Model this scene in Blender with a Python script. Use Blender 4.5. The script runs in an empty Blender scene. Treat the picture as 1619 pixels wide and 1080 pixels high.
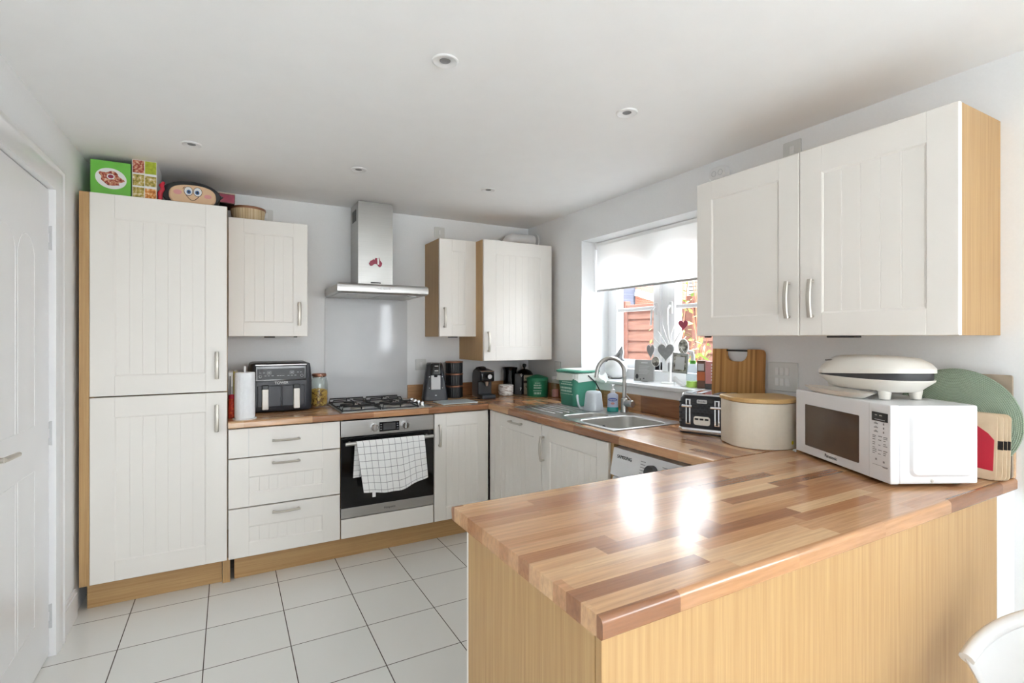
import bpy, bmesh, math, random
from mathutils import Vector, Matrix
R = math.radians
PI = math.pi
S = bpy.context.scene
COL = S.collection
random.seed(7)

# ------------------------------------------------------------------ camera
f_px, W_px, H_px = 808.0, 1619, 1080
cam = bpy.data.cameras.new('camera')
cam.sensor_width = 36.0
cam.lens = f_px / W_px * 36.0
cam.shift_y = (534.0 - 540.0) / W_px
cam.clip_start = 0.05
cam.clip_end = 200
co = bpy.data.objects.new('camera', cam)
co.location = (0.001, -3.232, 1.371)
co.rotation_euler = (R(90), 0, -R(29.06))
COL.objects.link(co)
S.camera = co
S.view_settings.view_transform = 'Standard'
S.view_settings.look = 'None'
S.view_settings.gamma = 1.0
S.view_settings.exposure = 0.0
S.view_settings.use_curve_mapping = False

# ------------------------------------------------------------------ helpers
def lin(h):
    h = h.lstrip('#')
    o = []
    for i in (0, 2, 4):
        c = int(h[i:i + 2], 16) / 255
        o.append(c / 12.92 if c <= 0.04045 else ((c + 0.055) / 1.055) ** 2.4)
    return (*o, 1.0)

class NT:
    def __init__(s, name):
        s.m = bpy.data.materials.new(name)
        s.m.use_nodes = True
        s.t = s.m.node_tree
        s.b = s.t.nodes['Principled BSDF']
        s.out = s.t.nodes['Material Output']
    def n(s, typ, **kw):
        nd = s.t.nodes.new(typ)
        for k, v in kw.items():
            if k.startswith('i_'):
                key = k[2:]
                key = int(key) if key.isdigit() else key.replace('_', ' ')
                if isinstance(v, bpy.types.NodeSocket):
                    s.t.links.new(v, nd.inputs[key])
                else:
                    nd.inputs[key].default_value = v
            else:
                setattr(nd, k, v)
        return nd
    def math(s, op, a, b=0.0, c=0.0):
        nd = s.t.nodes.new('ShaderNodeMath')
        nd.operation = op
        for i, v in enumerate((a, b, c)):
            if isinstance(v, bpy.types.NodeSocket):
                s.t.links.new(v, nd.inputs[i])
            else:
                nd.inputs[i].default_value = v
        return nd.outputs[0]
    def link(s, a, b):
        s.t.links.new(a, b)
    def set(s, **kw):
        for k, v in kw.items():
            s.b.inputs[k.replace('_', ' ')].default_value = v

def ramp(nt, fac, stops, interp='LINEAR'):
    r = nt.n('ShaderNodeValToRGB')
    r.color_ramp.interpolation = interp
    e = r.color_ramp.elements
    while len(e) < len(stops):
        e.new(0.5)
    for i, (p, c) in enumerate(stops):
        e[i].position = p
        e[i].color = c
    nt.link(fac, r.inputs[0])
    return r.outputs[0]

def plain(name, col, rough=0.5, metal=0.0, var=0.04, scale=9.0, bump=0.0, spec=0.5, coat=0.0, stretch=None):
    """Principled with a slight procedural tone variation (and optional fine bump)."""
    nt = NT(name)
    tc = nt.n('ShaderNodeTexCoord')
    vec = tc.outputs['Object']
    if stretch:
        mp = nt.n('ShaderNodeMapping', i_Vector=vec)
        mp.inputs['Scale'].default_value = stretch
        vec = mp.outputs[0]
    nz = nt.n('ShaderNodeTexNoise', i_Vector=vec, i_Scale=scale, i_Detail=3.0)
    c = lin(col)
    a = tuple(max(0, x * (1 - var)) for x in c[:3]) + (1,)
    b = tuple(min(1, x * (1 + var)) for x in c[:3]) + (1,)
    nt.link(ramp(nt, nz.outputs[0], [(0.3, a), (0.7, b)]), nt.b.inputs['Base Color'])
    nt.set(Roughness=rough, Metallic=metal)
    nt.b.inputs['Specular IOR Level'].default_value = spec
    nt.b.inputs['Coat Weight'].default_value = coat
    if bump:
        bp = nt.n('ShaderNodeBump', i_Strength=bump, i_Distance=0.002, i_Height=nz.outputs[0])
        nt.link(bp.outputs[0], nt.b.inputs['Normal'])
    return nt.m

def butcher(name, axis):
    nt = NT(name)
    tc = nt.n('ShaderNodeTexCoord')
    sp = nt.n('ShaderNodeSeparateXYZ', i_0=tc.outputs['Object'])
    a, b = (sp.outputs[0], sp.outputs[1]) if axis == 'x' else (sp.outputs[1], sp.outputs[0])
    z = sp.outputs[2]
    row = nt.math('FLOOR', nt.math('DIVIDE', b, 0.044))
    w1 = nt.n('ShaderNodeTexWhiteNoise', noise_dimensions='1D', i_W=row)
    sc = nt.math('ADD', nt.math('DIVIDE', a, 0.36), nt.math('MULTIPLY', w1.outputs[0], 17.0))
    seg = nt.math('FLOOR', sc)
    cv = nt.n('ShaderNodeCombineXYZ', i_X=row, i_Y=seg)
    w2 = nt.n('ShaderNodeTexWhiteNoise', noise_dimensions='2D', i_Vector=cv.outputs[0])
    tone = ramp(nt, w2.outputs[0], [(0.0, lin('#8E5F40')), (0.25, lin('#AF7C55')), (0.5, lin('#BE8D64')),
                                    (0.75, lin('#CB9E73')), (1.0, lin('#DAB48A'))])
    gv = nt.n('ShaderNodeCombineXYZ', i_X=nt.math('MULTIPLY', a, 5.0), i_Y=nt.math('MULTIPLY', b, 110.0),
              i_Z=nt.math('ADD', nt.math('MULTIPLY', z, 60.0), nt.math('MULTIPLY', w2.outputs[0], 40.0)))
    g = nt.n('ShaderNodeTexNoise', i_Vector=gv.outputs[0], i_Scale=1.0, i_Detail=4.0, i_Roughness=0.6)
    gr = ramp(nt, g.outputs[0], [(0.25, (0.72, 0.70, 0.68, 1)), (0.65, (1.08, 1.08, 1.08, 1))])
    mx = nt.n('ShaderNodeMix', data_type='RGBA', blend_type='MULTIPLY')
    mx.inputs[0].default_value = 1.0
    nt.link(tone, mx.inputs[6]); nt.link(gr, mx.inputs[7])
    nt.link(mx.outputs[2], nt.b.inputs['Base Color'])
    nt.set(Roughness=0.2)
    nt.b.inputs['Specular IOR Level'].default_value = 0.8
    return nt.m

def oak(name, axis='z', dark='#A98354', light='#BF9C6B', rough=0.42):
    nt = NT(name)
    tc = nt.n('ShaderNodeTexCoord')
    k = {'x': (1.6, 90, 90), 'y': (90, 1.6, 90), 'z': (90, 90, 1.6)}[axis]
    mp = nt.n('ShaderNodeMapping', i_Vector=tc.outputs['Object'])
    mp.inputs['Scale'].default_value = k
    n1 = nt.n('ShaderNodeTexNoise', i_Vector=mp.outputs[0], i_Scale=1.0, i_Detail=5.0, i_Roughness=0.6)
    mp2 = nt.n('ShaderNodeMapping', i_Vector=tc.outputs['Object'])
    mp2.inputs['Scale'].default_value = tuple(x * 5 if x > 2 else x * 4 for x in k)
    n2 = nt.n('ShaderNodeTexNoise', i_Vector=mp2.outputs[0], i_Scale=1.0, i_Detail=3.0)
    fac = nt.math('ADD', nt.math('MULTIPLY', n1.outputs[0], 0.65), nt.math('MULTIPLY', n2.outputs[0], 0.35))
    nt.link(ramp(nt, fac, [(0.34, lin(dark)), (0.62, lin(light))]), nt.b.inputs['Base Color'])
    nt.set(Roughness=rough)
    return nt.m

def tile_floor():
    nt = NT('floor_tile')
    tc = nt.n('ShaderNodeTexCoord')
    sp = nt.n('ShaderNodeSeparateXYZ', i_0=tc.outputs['Object'])
    TW, TH, G = 0.335, 0.340, 0.0042
    u = nt.math('DIVIDE', nt.math('ADD', sp.outputs[0], 0.424 + G / 2 + 20 * TW), TW)
    v = nt.math('DIVIDE', nt.math('ADD', sp.outputs[1], 0.0895 + G / 2 + 40 * TH), TH)
    gu = nt.math('LESS_THAN', nt.math('FRACT', u), G / TW)
    gv = nt.math('LESS_THAN', nt.math('FRACT', v), G / TH)
    g = nt.math('MAXIMUM', gu, gv)
    cv = nt.n('ShaderNodeCombineXYZ', i_X=nt.math('FLOOR', u), i_Y=nt.math('FLOOR', v))
    wn = nt.n('ShaderNodeTexWhiteNoise', noise_dimensions='2D', i_Vector=cv.outputs[0])
    tone = ramp(nt, wn.outputs[0], [(0, lin('#E2E2DE')), (1, lin('#E8E7E3'))])
    mx = nt.n('ShaderNodeMix', data_type='RGBA')
    nt.link(g, mx.inputs[0]); nt.link(tone, mx.inputs[6])
    mx.inputs[7].default_value = lin('#4A4038')
    nt.link(mx.outputs[2], nt.b.inputs['Base Color'])
    nt.link(nt.math('ADD', nt.math('MULTIPLY', g, 0.5), 0.27), nt.b.inputs['Roughness'])
    bp = nt.n('ShaderNodeBump', i_Strength=0.5, i_Distance=0.002, i_Height=nt.math('SUBTRACT', 1.0, g))
    nt.link(bp.outputs[0], nt.b.inputs['Normal'])
    return nt.m

def grid_cloth():
    """white cotton with a thin dark window-check (object coordinates x, z)"""
    nt = NT('checked_cotton')
    uv = nt.n('ShaderNodeUVMap', uv_map='UVMap')
    sp = nt.n('ShaderNodeSeparateXYZ', i_0=uv.outputs[0])
    a = nt.math('LESS_THAN', nt.math('FRACT', nt.math('MULTIPLY', sp.outputs[0], 11.0)), 0.055)
    b = nt.math('LESS_THAN', nt.math('FRACT', nt.math('MULTIPLY', sp.outputs[1], 7.4)), 0.055)
    g = nt.math('MAXIMUM', a, b)
    mx = nt.n('ShaderNodeMix', data_type='RGBA')
    nt.link(g, mx.inputs[0])
    mx.inputs[6].default_value = lin('#E9E9E8'); mx.inputs[7].default_value = lin('#6D6B70')
    nt.link(mx.outputs[2], nt.b.inputs['Base Color'])
    nt.set(Roughness=0.9)
    return nt.m

def thin_glass(name, tint=(1, 1, 1, 1), refl=1.0):
    nt = NT(name)
    tr = nt.n('ShaderNodeBsdfTransparent'); tr.inputs[0].default_value = tint
    gl = nt.n('ShaderNodeBsdfGlossy'); gl.inputs['Roughness'].default_value = 0.02
    lw = nt.n('ShaderNodeLayerWeight', i_Blend=0.5)
    fac = nt.math('MULTIPLY', nt.math('ADD', nt.math('MULTIPLY', nt.math('POWER', lw.outputs['Facing'], 5.0), 0.8), 0.035), refl)
    ms = nt.n('ShaderNodeMixShader')
    nt.link(fac, ms.inputs[0]); nt.link(tr.outputs[0], ms.inputs[1]); nt.link(gl.outputs[0], ms.inputs[2])
    nt.link(ms.outputs[0], nt.out.inputs[0])
    return nt.m

def translucent(name, col, amount=0.5):
    nt = NT(name)
    nz = nt.n('ShaderNodeTexNoise', i_Scale=300.0)
    d = nt.n('ShaderNodeBsdfDiffuse'); d.inputs[0].default_value = lin(col)
    t = nt.n('ShaderNodeBsdfTranslucent'); t.inputs[0].default_value = lin(col)
    ms = nt.n('ShaderNodeMixShader'); ms.inputs[0].default_value = amount
    bp = nt.n('ShaderNodeBump', i_Strength=0.1, i_Distance=0.001, i_Height=nz.outputs[0])
    nt.link(bp.outputs[0], d.inputs['Normal'])
    nt.link(d.outputs[0], ms.inputs[1]); nt.link(t.outputs[0], ms.inputs[2])
    nt.link(ms.outputs[0], nt.out.inputs[0])
    return nt.m

def milky(name, col, clear=0.45):
    nt = NT(name)
    d = nt.n('ShaderNodeBsdfDiffuse'); d.inputs[0].default_value = lin(col)
    t = nt.n('ShaderNodeBsdfTranslucent'); t.inputs[0].default_value = lin(col)
    m1 = nt.n('ShaderNodeMixShader'); m1.inputs[0].default_value = 0.5
    tr = nt.n('ShaderNodeBsdfTransparent')
    gl = nt.n('ShaderNodeBsdfGlossy'); gl.inputs['Roughness'].default_value = 0.12
    m2 = nt.n('ShaderNodeMixShader'); m2.inputs[0].default_value = clear
    m3 = nt.n('ShaderNodeMixShader'); m3.inputs[0].default_value = 0.06
    nz = nt.n('ShaderNodeTexNoise', i_Scale=40.0)
    nt.link(nt.math('ADD', nt.math('MULTIPLY', nz.outputs[0], 0.1), clear - 0.05), m2.inputs[0])
    nt.link(d.outputs[0], m1.inputs[1]); nt.link(t.outputs[0], m1.inputs[2])
    nt.link(m1.outputs[0], m2.inputs[1]); nt.link(tr.outputs[0], m2.inputs[2])
    nt.link(m2.outputs[0], m3.inputs[1]); nt.link(gl.outputs[0], m3.inputs[2])
    nt.link(m3.outputs[0], nt.out.inputs[0])
    return nt.m

def bricks(name, c1, c2, mortar, scale, axis='yz', rough=0.85):
    nt = NT(name)
    tc = nt.n('ShaderNodeTexCoord')
    sp = nt.n('ShaderNodeSeparateXYZ', i_0=tc.outputs['Object'])
    o = {'x': 0, 'y': 1, 'z': 2}
    cv = nt.n('ShaderNodeCombineXYZ', i_X=sp.outputs[o[axis[0]]], i_Y=sp.outputs[o[axis[1]]])
    br = nt.n('ShaderNodeTexBrick', i_Vector=cv.outputs[0], i_Scale=scale)
    br.inputs['Color1'].default_value = lin(c1); br.inputs['Color2'].default_value = lin(c2)
    br.inputs['Mortar'].default_value = lin(mortar); br.inputs['Mortar Size'].default_value = 0.02
    nt.link(br.outputs[0], nt.b.inputs['Base Color'])
    nt.set(Roughness=rough)
    return nt.m

def woven(name, c1, c2):
    """concentric braided rings"""
    nt = NT(name)
    tc = nt.n('ShaderNodeTexCoord')
    sp = nt.n('ShaderNodeSeparateXYZ', i_0=tc.outputs['Object'])
    r = nt.math('SQRT', nt.math('ADD', nt.math('POWER', sp.outputs[0], 2.0), nt.math('POWER', sp.outputs[1], 2.0)))
    an = nt.math('ARCTAN2', sp.outputs[1], sp.outputs[0])
    rg = nt.math('SINE', nt.math('MULTIPLY', r, 2 * PI / 0.0052))
    ag = nt.math('SINE', nt.math('ADD', nt.math('MULTIPLY', an, 150.0), nt.math('MULTIPLY', nt.math('FLOOR', nt.math('DIVIDE', r, 0.0052)), PI)))
    h = nt.math('ADD', nt.math('MULTIPLY', rg, 0.35), nt.math('MULTIPLY', ag, 0.25))
    fac = nt.math('ADD', h, 0.5)
    nt.link(ramp(nt, fac, [(0.1, lin(c1)), (0.8, lin(c2))]), nt.b.inputs['Base Color'])
    nt.set(Roughness=0.9)
    bp = nt.n('ShaderNodeBump', i_Strength=0.8, i_Distance=0.002, i_Height=h)
    nt.link(bp.outputs[0], nt.b.inputs['Normal'])
    return nt.m

def strand(name, c1, c2, c3, axis='x', width=0.012):
    """bamboo strips side by side along one local axis"""
    nt = NT(name)
    tc = nt.n('ShaderNodeTexCoord')
    sp = nt.n('ShaderNodeSeparateXYZ', i_0=tc.outputs['Object'])
    b = sp.outputs[{'x': 0, 'y': 1, 'z': 2}[axis]]
    w = nt.n('ShaderNodeTexWhiteNoise', noise_dimensions='1D', i_W=nt.math('FLOOR', nt.math('DIVIDE', b, width)))
    mp = nt.n('ShaderNodeMapping', i_Vector=tc.outputs['Object'])
    k = [6, 6, 6]; k['xyz'.index(axis)] = 260
    mp.inputs['Scale'].default_value = k
    g = nt.n('ShaderNodeTexNoise', i_Vector=mp.outputs[0], i_Scale=1.0, i_Detail=2.0)
    fac = nt.math('ADD', nt.math('MULTIPLY', w.outputs[0], 0.6), nt.math('MULTIPLY', g.outputs[0], 0.4))
    nt.link(ramp(nt, fac, [(0.15, lin(c1)), (0.5, lin(c2)), (0.85, lin(c3))]), nt.b.inputs['Base Color'])
    nt.set(Roughness=0.45)
    return nt.m

def speckle(name, stops, scale, rough=0.6, stretch=(1, 1, 1)):
    nt = NT(name)
    tc = nt.n('ShaderNodeTexCoord')
    mp = nt.n('ShaderNodeMapping', i_Vector=tc.outputs['Object'])
    mp.inputs['Scale'].default_value = stretch
    nz = nt.n('ShaderNodeTexNoise', i_Vector=mp.outputs[0], i_Scale=scale, i_Detail=4.0)
    nt.link(ramp(nt, nz.outputs[0], [(p, lin(c)) for p, c in stops]), nt.b.inputs['Base Color'])
    nt.set(Roughness=rough)
    return nt.m

M = dict(
    wall=plain('wall_paint', '#EBECED', 0.75, var=0.01, bump=0.05, scale=120),
    ceil=plain('ceiling_paint', '#F3F3F3', 0.85, var=0.008),
    gloss=plain('white_gloss_paint', '#E9E9EA', 0.28, var=0.008),
    upvc=plain('white_upvc', '#F0F1F2', 0.3, var=0.01),
    ivory=plain('ivory_door', '#E8E4DE', 0.38, var=0.008, scale=3),
    white=plain('white_plastic', '#E4E4E4', 0.35, var=0.01),
    white_m=plain('white_enamel', '#DFE0E2', 0.3, var=0.01),
    cream=plain('cream_plastic', '#E8E4DC', 0.28, var=0.01),
    binc=plain('cream_enamel', '#DFD8C9', 0.45, var=0.02, scale=60),
    oakz=oak('oak_laminate', 'z'), oakx=oak('oak_laminate_plinth', 'x'),
    bx=butcher('block_laminate_long', 'x'), by=butcher('block_laminate_cross', 'y'),
    tile=tile_floor(),
    steel=plain('brushed_steel', '#B9B8B5', 0.32, 1.0, var=0.05, scale=2, stretch=(2, 2, 160)),
    steelh=plain('brushed_steel_long', '#BDBCBA', 0.32, 1.0, var=0.05, scale=2, stretch=(2, 160, 160)),
    nickel=plain('satin_nickel', '#C6C1B8', 0.42, 0.8, var=0.03),
    chrome=plain('chrome', '#D8D8DA', 0.09, 1.0, var=0.01),
    black=plain('black_plastic', '#151517', 0.35, var=0.1),
    blackg=plain('black_gloss', '#0B0B0D', 0.08, var=0.1),
    navy=plain('blue_black_plastic', '#26282F', 0.38, var=0.06),
    iron=plain('black_iron', '#101011', 0.5, var=0.1),
    dark=plain('dark_grey', '#3A3A3C', 0.5, var=0.05),
    grey=plain('grey_print', '#8A8A8C', 0.6, var=0.03),
    lgrey=plain('light_grey', '#C6C7C8', 0.5, var=0.02),
    ink=plain('black_ink', '#1B1B1D', 0.6, var=0.05),
    green=plain('green_enamel', '#1F7B58', 0.4, var=0.04),
    caddy=plain('sage_green_plastic', '#4E9C84', 0.42, var=0.03),
    mint=plain('mint_print', '#BFE0D2', 0.6, var=0.02),
    copper=plain('copper_rim', '#9B6A53', 0.35, 0.6, var=0.05),
    bamboo=strand('bamboo_board', '#9C6A35', '#BB8648', '#CF9F60', 'y', 0.011),
    lidwood=strand('bamboo_lid', '#C19B62', '#CDA970', '#D8B880', 'y', 0.03),
    glass=thin_glass('window_glass', (1, 1, 1, 1), 0.8),
    jar=thin_glass('jar_glass', (0.95, 0.97, 0.96, 1), 1.0),
    frost=thin_glass('clear_plastic', (0.86, 0.90, 0.94, 1), 1.0),
    blind=translucent('blind_fabric', '#F5F5F4', 0.43),
    bag=translucent('bag_film', '#EEF4EE', 0.15),
    jugp=milky('milky_plastic', '#F0F4F8', 0.4),
    towel=grid_cloth(),
    tag=plain('white_cotton', '#E8E8E6', 0.9, var=0.02),
    paper=plain('paper_towel', '#E9EBEE', 0.95, var=0.02, scale=60, bump=0.5),
    splash=plain('grey_glass', '#CFD0D2', 0.06, var=0.01),
    red=plain('red_print', '#C2253B', 0.45, var=0.05),
    berry=plain('berry_red', '#A03A52', 0.4, var=0.15, scale=40),
    yellow=plain('yellow_print', '#D8CC2E', 0.5, var=0.04),
    chilli=speckle('dried_chilli', [(0.3, '#7A1509'), (0.55, '#C8391C'), (0.75, '#DB7A35')], 60),
    pasta=speckle('pasta', [(0.3, '#C79638'), (0.7, '#E6C368')], 30, 0.55),
    pastad=plain('pasta_core', '#8A5F22', 0.7, var=0.1),
    cork=speckle('pale_birch', [(0.3, '#CDB594'), (0.7, '#DDC9AC')], 18, 0.6),
    taupe=plain('taupe_board', '#A39482', 0.55, var=0.03),
    woven=woven('woven_mat', '#82967F', '#A6B5A2'),
    gbox=plain('green_card', '#6FBE48', 0.45, var=0.03),
    dkgreen=plain('dark_green_card', '#3E7A2C', 0.45, var=0.03),
    lime=plain('lime_food', '#A7B52C', 0.5, var=0.25, scale=50),
    food=speckle('food_print', [(0.3, '#5A2A22'), (0.45, '#A8473C'), (0.55, '#C98B6A'), (0.7, '#E2CBB8')], 90),
    food2=speckle('food_print_green', [(0.3, '#6B6A2A'), (0.5, '#B7A04A'), (0.7, '#E8E0C8')], 70),
    food3=speckle('food_print_orange', [(0.3, '#8A3A1A'), (0.5, '#D98A3A'), (0.7, '#EFD9B0')], 80),
    skin=plain('peach_fabric', '#DDBB98', 0.8, var=0.03),
    blush=plain('pink_fabric', '#DB9C9A', 0.8, var=0.03),
    bluee=plain('blue_print', '#3F6A9E', 0.5, var=0.05),
    brown=plain('dark_brown', '#4A2C20', 0.5, var=0.1),
    wood=strand('pale_staves', '#B79A72', '#CBB38C', '#D9C6A3', 'x', 0.006),
    rim=plain('copper_brown_rim', '#8A5A3E', 0.35, 0.2, var=0.05),
    beige=speckle('beige_pack', [(0.3, '#B3A28C'), (0.7, '#C9BBA6')], 40),
    marble=speckle('marbled_ceramic', [(0.42, '#B5AAA2'), (0.5, '#EFECE8'), (0.8, '#F4F2EF')], 22, 0.25, (1, 1, 3)),
    teal=plain('teal_soap', '#2BA6A0', 0.2, var=0.03),
    soapb=plain('pale_blue_bottle', '#C3CDE4', 0.2, var=0.04),
    label=plain('blue_label', '#4C5FA8', 0.4, var=0.03),
    slate=plain('grey_plaque', '#9A9B98', 0.5, var=0.04),
    heartg=plain('grey_heart', '#8E9091', 0.5, var=0.12, scale=50),
    photo=speckle('photo_print', [(0.35, '#3B3A36'), (0.5, '#8A887E'), (0.65, '#C9C7BC')], 45),
    plate=plain('switch_plate_plastic', '#D6D7D5', 0.35, var=0.01),
    satin=plain('satin_steel', '#CFCDC8', 0.48, 0.9, var=0.03),
    slatg=plain('pale_slats', '#B9B9B2', 0.6, var=0.03),
    white_wood=plain('white_wood', '#F2F2F0', 0.5, var=0.02),
    lime_liq=plain('lime_liquid', '#B9E36B', 0.15, var=0.03),
    brightg=plain('bright_green', '#63C24B', 0.3, var=0.03),
    boxb=plain('brown_carton', '#6A4B3A', 0.5, var=0.08),
    orange=plain('orange_carton', '#C46A3A', 0.5, var=0.08),
    pinkc=plain('pink_carton', '#C98A86', 0.5, var=0.08),
    fence=plain('fence_stain', '#6D4E41', 0.85, var=0.22, scale=3, stretch=(1, 1, 9)),
    fencep=plain('fence_post', '#5A382C', 0.85, var=0.15),
    brick=bricks('house_brick', '#84402A', '#6E3423', '#8F7362', 5.0),
    slateroof=bricks('slate_roof', '#434857', '#3C404E', '#2C2F38', 3.0),
    paving=plain('paving', '#CBC9C4', 0.9, var=0.1),
    leaf=plain('leaf', '#6E8C2C', 0.6, var=0.25, scale=20),
    stem=plain('plant_stem', '#7A4A32', 0.7, var=0.1),
    mwglass=plain('microwave_window', '#55463B', 0.05, var=0.05),
    sil=plain('silver_ornament', '#8F9092', 0.3, 0.7, var=0.2, scale=30),
    frostg=plain('glass_board', '#D3DDDF', 0.12, var=0.05, scale=14),
)

class MB:
    """collects shapes, then links them as ONE mesh object"""
    def __init__(s):
        s.bm = bmesh.new()
        s.uv = False
    def add(s, t, m=0, mat=None):
        if mat is not None:
            bmesh.ops.transform(t, matrix=mat, verts=t.verts)
        for f in t.faces:
            f.material_index = m
        me = bpy.data.meshes.new('tmp')
        t.to_mesh(me); t.free()
        s.bm.from_mesh(me)
        bpy.data.meshes.remove(me)
        return s
    def box(s, x0, x1, y0, y1, z0, z1, bev=0.0, seg=2, m=0, mat=None):
        t = bmesh.new()
        bmesh.ops.create_cube(t, size=1.0)
        for v in t.verts:
            v.co = ((x0 + x1) / 2 + v.co.x * (x1 - x0), (y0 + y1) / 2 + v.co.y * (y1 - y0), (z0 + z1) / 2 + v.co.z * (z1 - z0))
        if bev:
            bmesh.ops.bevel(t, geom=list(t.edges), offset=bev, segments=seg, affect='EDGES', profile=0.5)
        return s.add(t, m, mat)
    def prism(s, pts, z0, z1, bev=0.0, seg=2, m=0, mat=None):
        t = bmesh.new()
        lo = [t.verts.new((x, y, z0)) for x, y in pts]
        hi = [t.verts.new((x, y, z1)) for x, y in pts]
        n = len(pts)
        cap = [t.faces.new(lo[::-1]), t.faces.new(hi)]
        for i in range(n):
            t.faces.new((lo[i], lo[(i + 1) % n], hi[(i + 1) % n], hi[i]))
        bmesh.ops.recalc_face_normals(t, faces=t.faces)
        if bev:
            ed = list({e for f in cap for e in f.edges})
            bmesh.ops.bevel(t, geom=ed, offset=bev, segments=seg, affect='EDGES', profile=0.5)
        return s.add(t, m, mat)
    def loft(s, rings, m=0, mat=None, caps=(True, True), closed=True):
        t = bmesh.new()
        vs = [[t.verts.new(p) for p in r] for r in rings]
        n = len(vs[0])
        for a, b in zip(vs, vs[1:]):
            for i in range(n if closed else n - 1):
                j = (i + 1) % n
                t.faces.new((a[i], a[j], b[j], b[i]))
        if caps[0]: t.faces.new(vs[0][::-1])
        if caps[1]: t.faces.new(vs[-1])
        bmesh.ops.recalc_face_normals(t, faces=t.faces)
        return s.add(t, m, mat)
    def lathe(s, prof, n=28, m=0, mat=None, sx=1.0, sy=1.0):
        t = bmesh.new()
        rings = []
        for r, z in prof:
            if r < 1e-6:
                rings.append([t.verts.new((0, 0, z))])
            else:
                rings.append([t.verts.new((r * sx * math.cos(2 * PI * i / n), r * sy * math.sin(2 * PI * i / n), z)) for i in range(n)])
        for a, b in zip(rings, rings[1:]):
            if len(a) == 1 and len(b) == 1: continue
            for i in range(n):
                j = (i + 1) % n
                if len(a) == 1: t.faces.new((a[0], b[i], b[j]))
                elif len(b) == 1: t.faces.new((a[i], a[j], b[0]))
                else: t.faces.new((a[i], a[j], b[j], b[i]))
        bmesh.ops.recalc_face_normals(t, faces=t.faces)
        return s.add(t, m, mat)
    def cyl(s, p0, p1, r0, r1=None, n=20, m=0, bev=0.0):
        p0, p1 = Vector(p0), Vector(p1)
        d = p1 - p0
        r1 = r0 if r1 is None else r1
        L = d.length
        q = d.to_track_quat('Z', 'Y').to_matrix().to_4x4()
        b = min(bev, r0 * .9, r1 * .9)
        pr = [(0, 0), (r0 - b, 0), (r0, b), (r1, L - b), (r1 - b, L), (0, L)] if b else [(0, 0), (r0, 0), (r1, L), (0, L)]
        return s.lathe(pr, n, m, Matrix.Translation(p0) @ q)
    def tube(s, pts, r, n=10, m=0, closed=False, mat=None, flat=1.0):
        P = [Vector(p) for p in pts]
        N = len(P)
        rr = r if isinstance(r, (list, tuple)) else [r] * N
        up = None
        rings = []
        for i in range(N):
            a = P[i - 1] if (i > 0 or closed) else P[i]
            b = P[(i + 1) % N] if (i < N - 1 or closed) else P[i]
            tn = (b - a).normalized()
            if up is None:
                up = Vector((0, 0, 1)) if abs(tn.z) < 0.9 else Vector((0, 1, 0))
            up = (up - tn * up.dot(tn))
            if up.length < 1e-5: up = Vector((1, 0, 0)) - tn * tn.x
            up.normalize()
            sd = tn.cross(up)
            rings.append([P[i] + (sd * math.cos(2 * PI * k / n) * flat + up * math.sin(2 * PI * k / n)) * rr[i] for k in range(n)])
        if closed: rings.append(rings[0])
        t = bmesh.new()
        vs = [[t.verts.new(p) for p in rg] for rg in (rings[:-1] if closed else rings)]
        if closed: vs.append(vs[0])
        for a, b in zip(vs, vs[1:]):
            for i in range(n):
                j = (i + 1) % n
                t.faces.new((a[i], a[j], b[j], b[i]))
        if not closed:
            t.faces.new(vs[0][::-1]); t.faces.new(vs[-1])
        bmesh.ops.recalc_face_normals(t, faces=t.faces)
        return s.add(t, m, mat)
    def quads(s, faces, m=0, mat=None):
        t = bmesh.new()
        for f in faces:
            t.faces.new([t.verts.new(p) for p in f])
        bmesh.ops.remove_doubles(t, verts=t.verts, dist=1e-6)
        return s.add(t, m, mat)
    def sheet(s, fn, nu, nv, m=0, mat=None):
        t = bmesh.new()
        uvl = t.loops.layers.uv.new('UVMap')
        g = [[t.verts.new(fn(i / nu, j / nv)) for i in range(nu + 1)] for j in range(nv + 1)]
        for j in range(nv):
            for i in range(nu):
                f = t.faces.new((g[j][i], g[j][i + 1], g[j + 1][i + 1], g[j + 1][i]))
                for l, (a, b) in zip(f.loops, ((i, j), (i + 1, j), (i + 1, j + 1), (i, j + 1))):
                    l[uvl].uv = (a / nu, b / nv)
        return s.add(t, m, mat)
    def build(s, name, mats, parent=None, ang=40, loc=None, rot=None, smooth=True, wn=True):
        bm = s.bm
        if smooth:
            for f in bm.faces: f.smooth = True
            th = R(ang)
            for e in bm.edges:
                if len(e.link_faces) == 2:
                    e.smooth = e.calc_face_angle(0) < th
        me = bpy.data.meshes.new(name)
        bm.to_mesh(me); bm.free()
        for m in (mats if isinstance(mats, (list, tuple)) else [mats]):
            me.materials.append(M[m] if isinstance(m, str) else m)
        o = bpy.data.objects.new(name, me)
        COL.objects.link(o)
        if parent is not None: o.parent = parent
        if smooth and wn:
            w = o.modifiers.new('weighted', 'WEIGHTED_NORMAL'); w.keep_sharp = True; w.mode = 'FACE_AREA'
        if loc is not None: o.location = loc
        if rot is not None: o.rotation_euler = rot
        return o

def tag(o, label, cat, group=None, kind=None):
    o['label'] = label
    o['category'] = cat
    if group: o['group'] = group
    if kind: o['kind'] = kind
    return o

def thing(name, label, cat, loc=(0, 0, 0), rz=0.0, group=None, kind=None):
    o = bpy.data.objects.new(name, None)
    o.empty_display_size = 0.05
    COL.objects.link(o)
    o.location = loc
    o.rotation_euler = (0, 0, R(rz))
    return tag(o, label, cat, group, kind)

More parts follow.
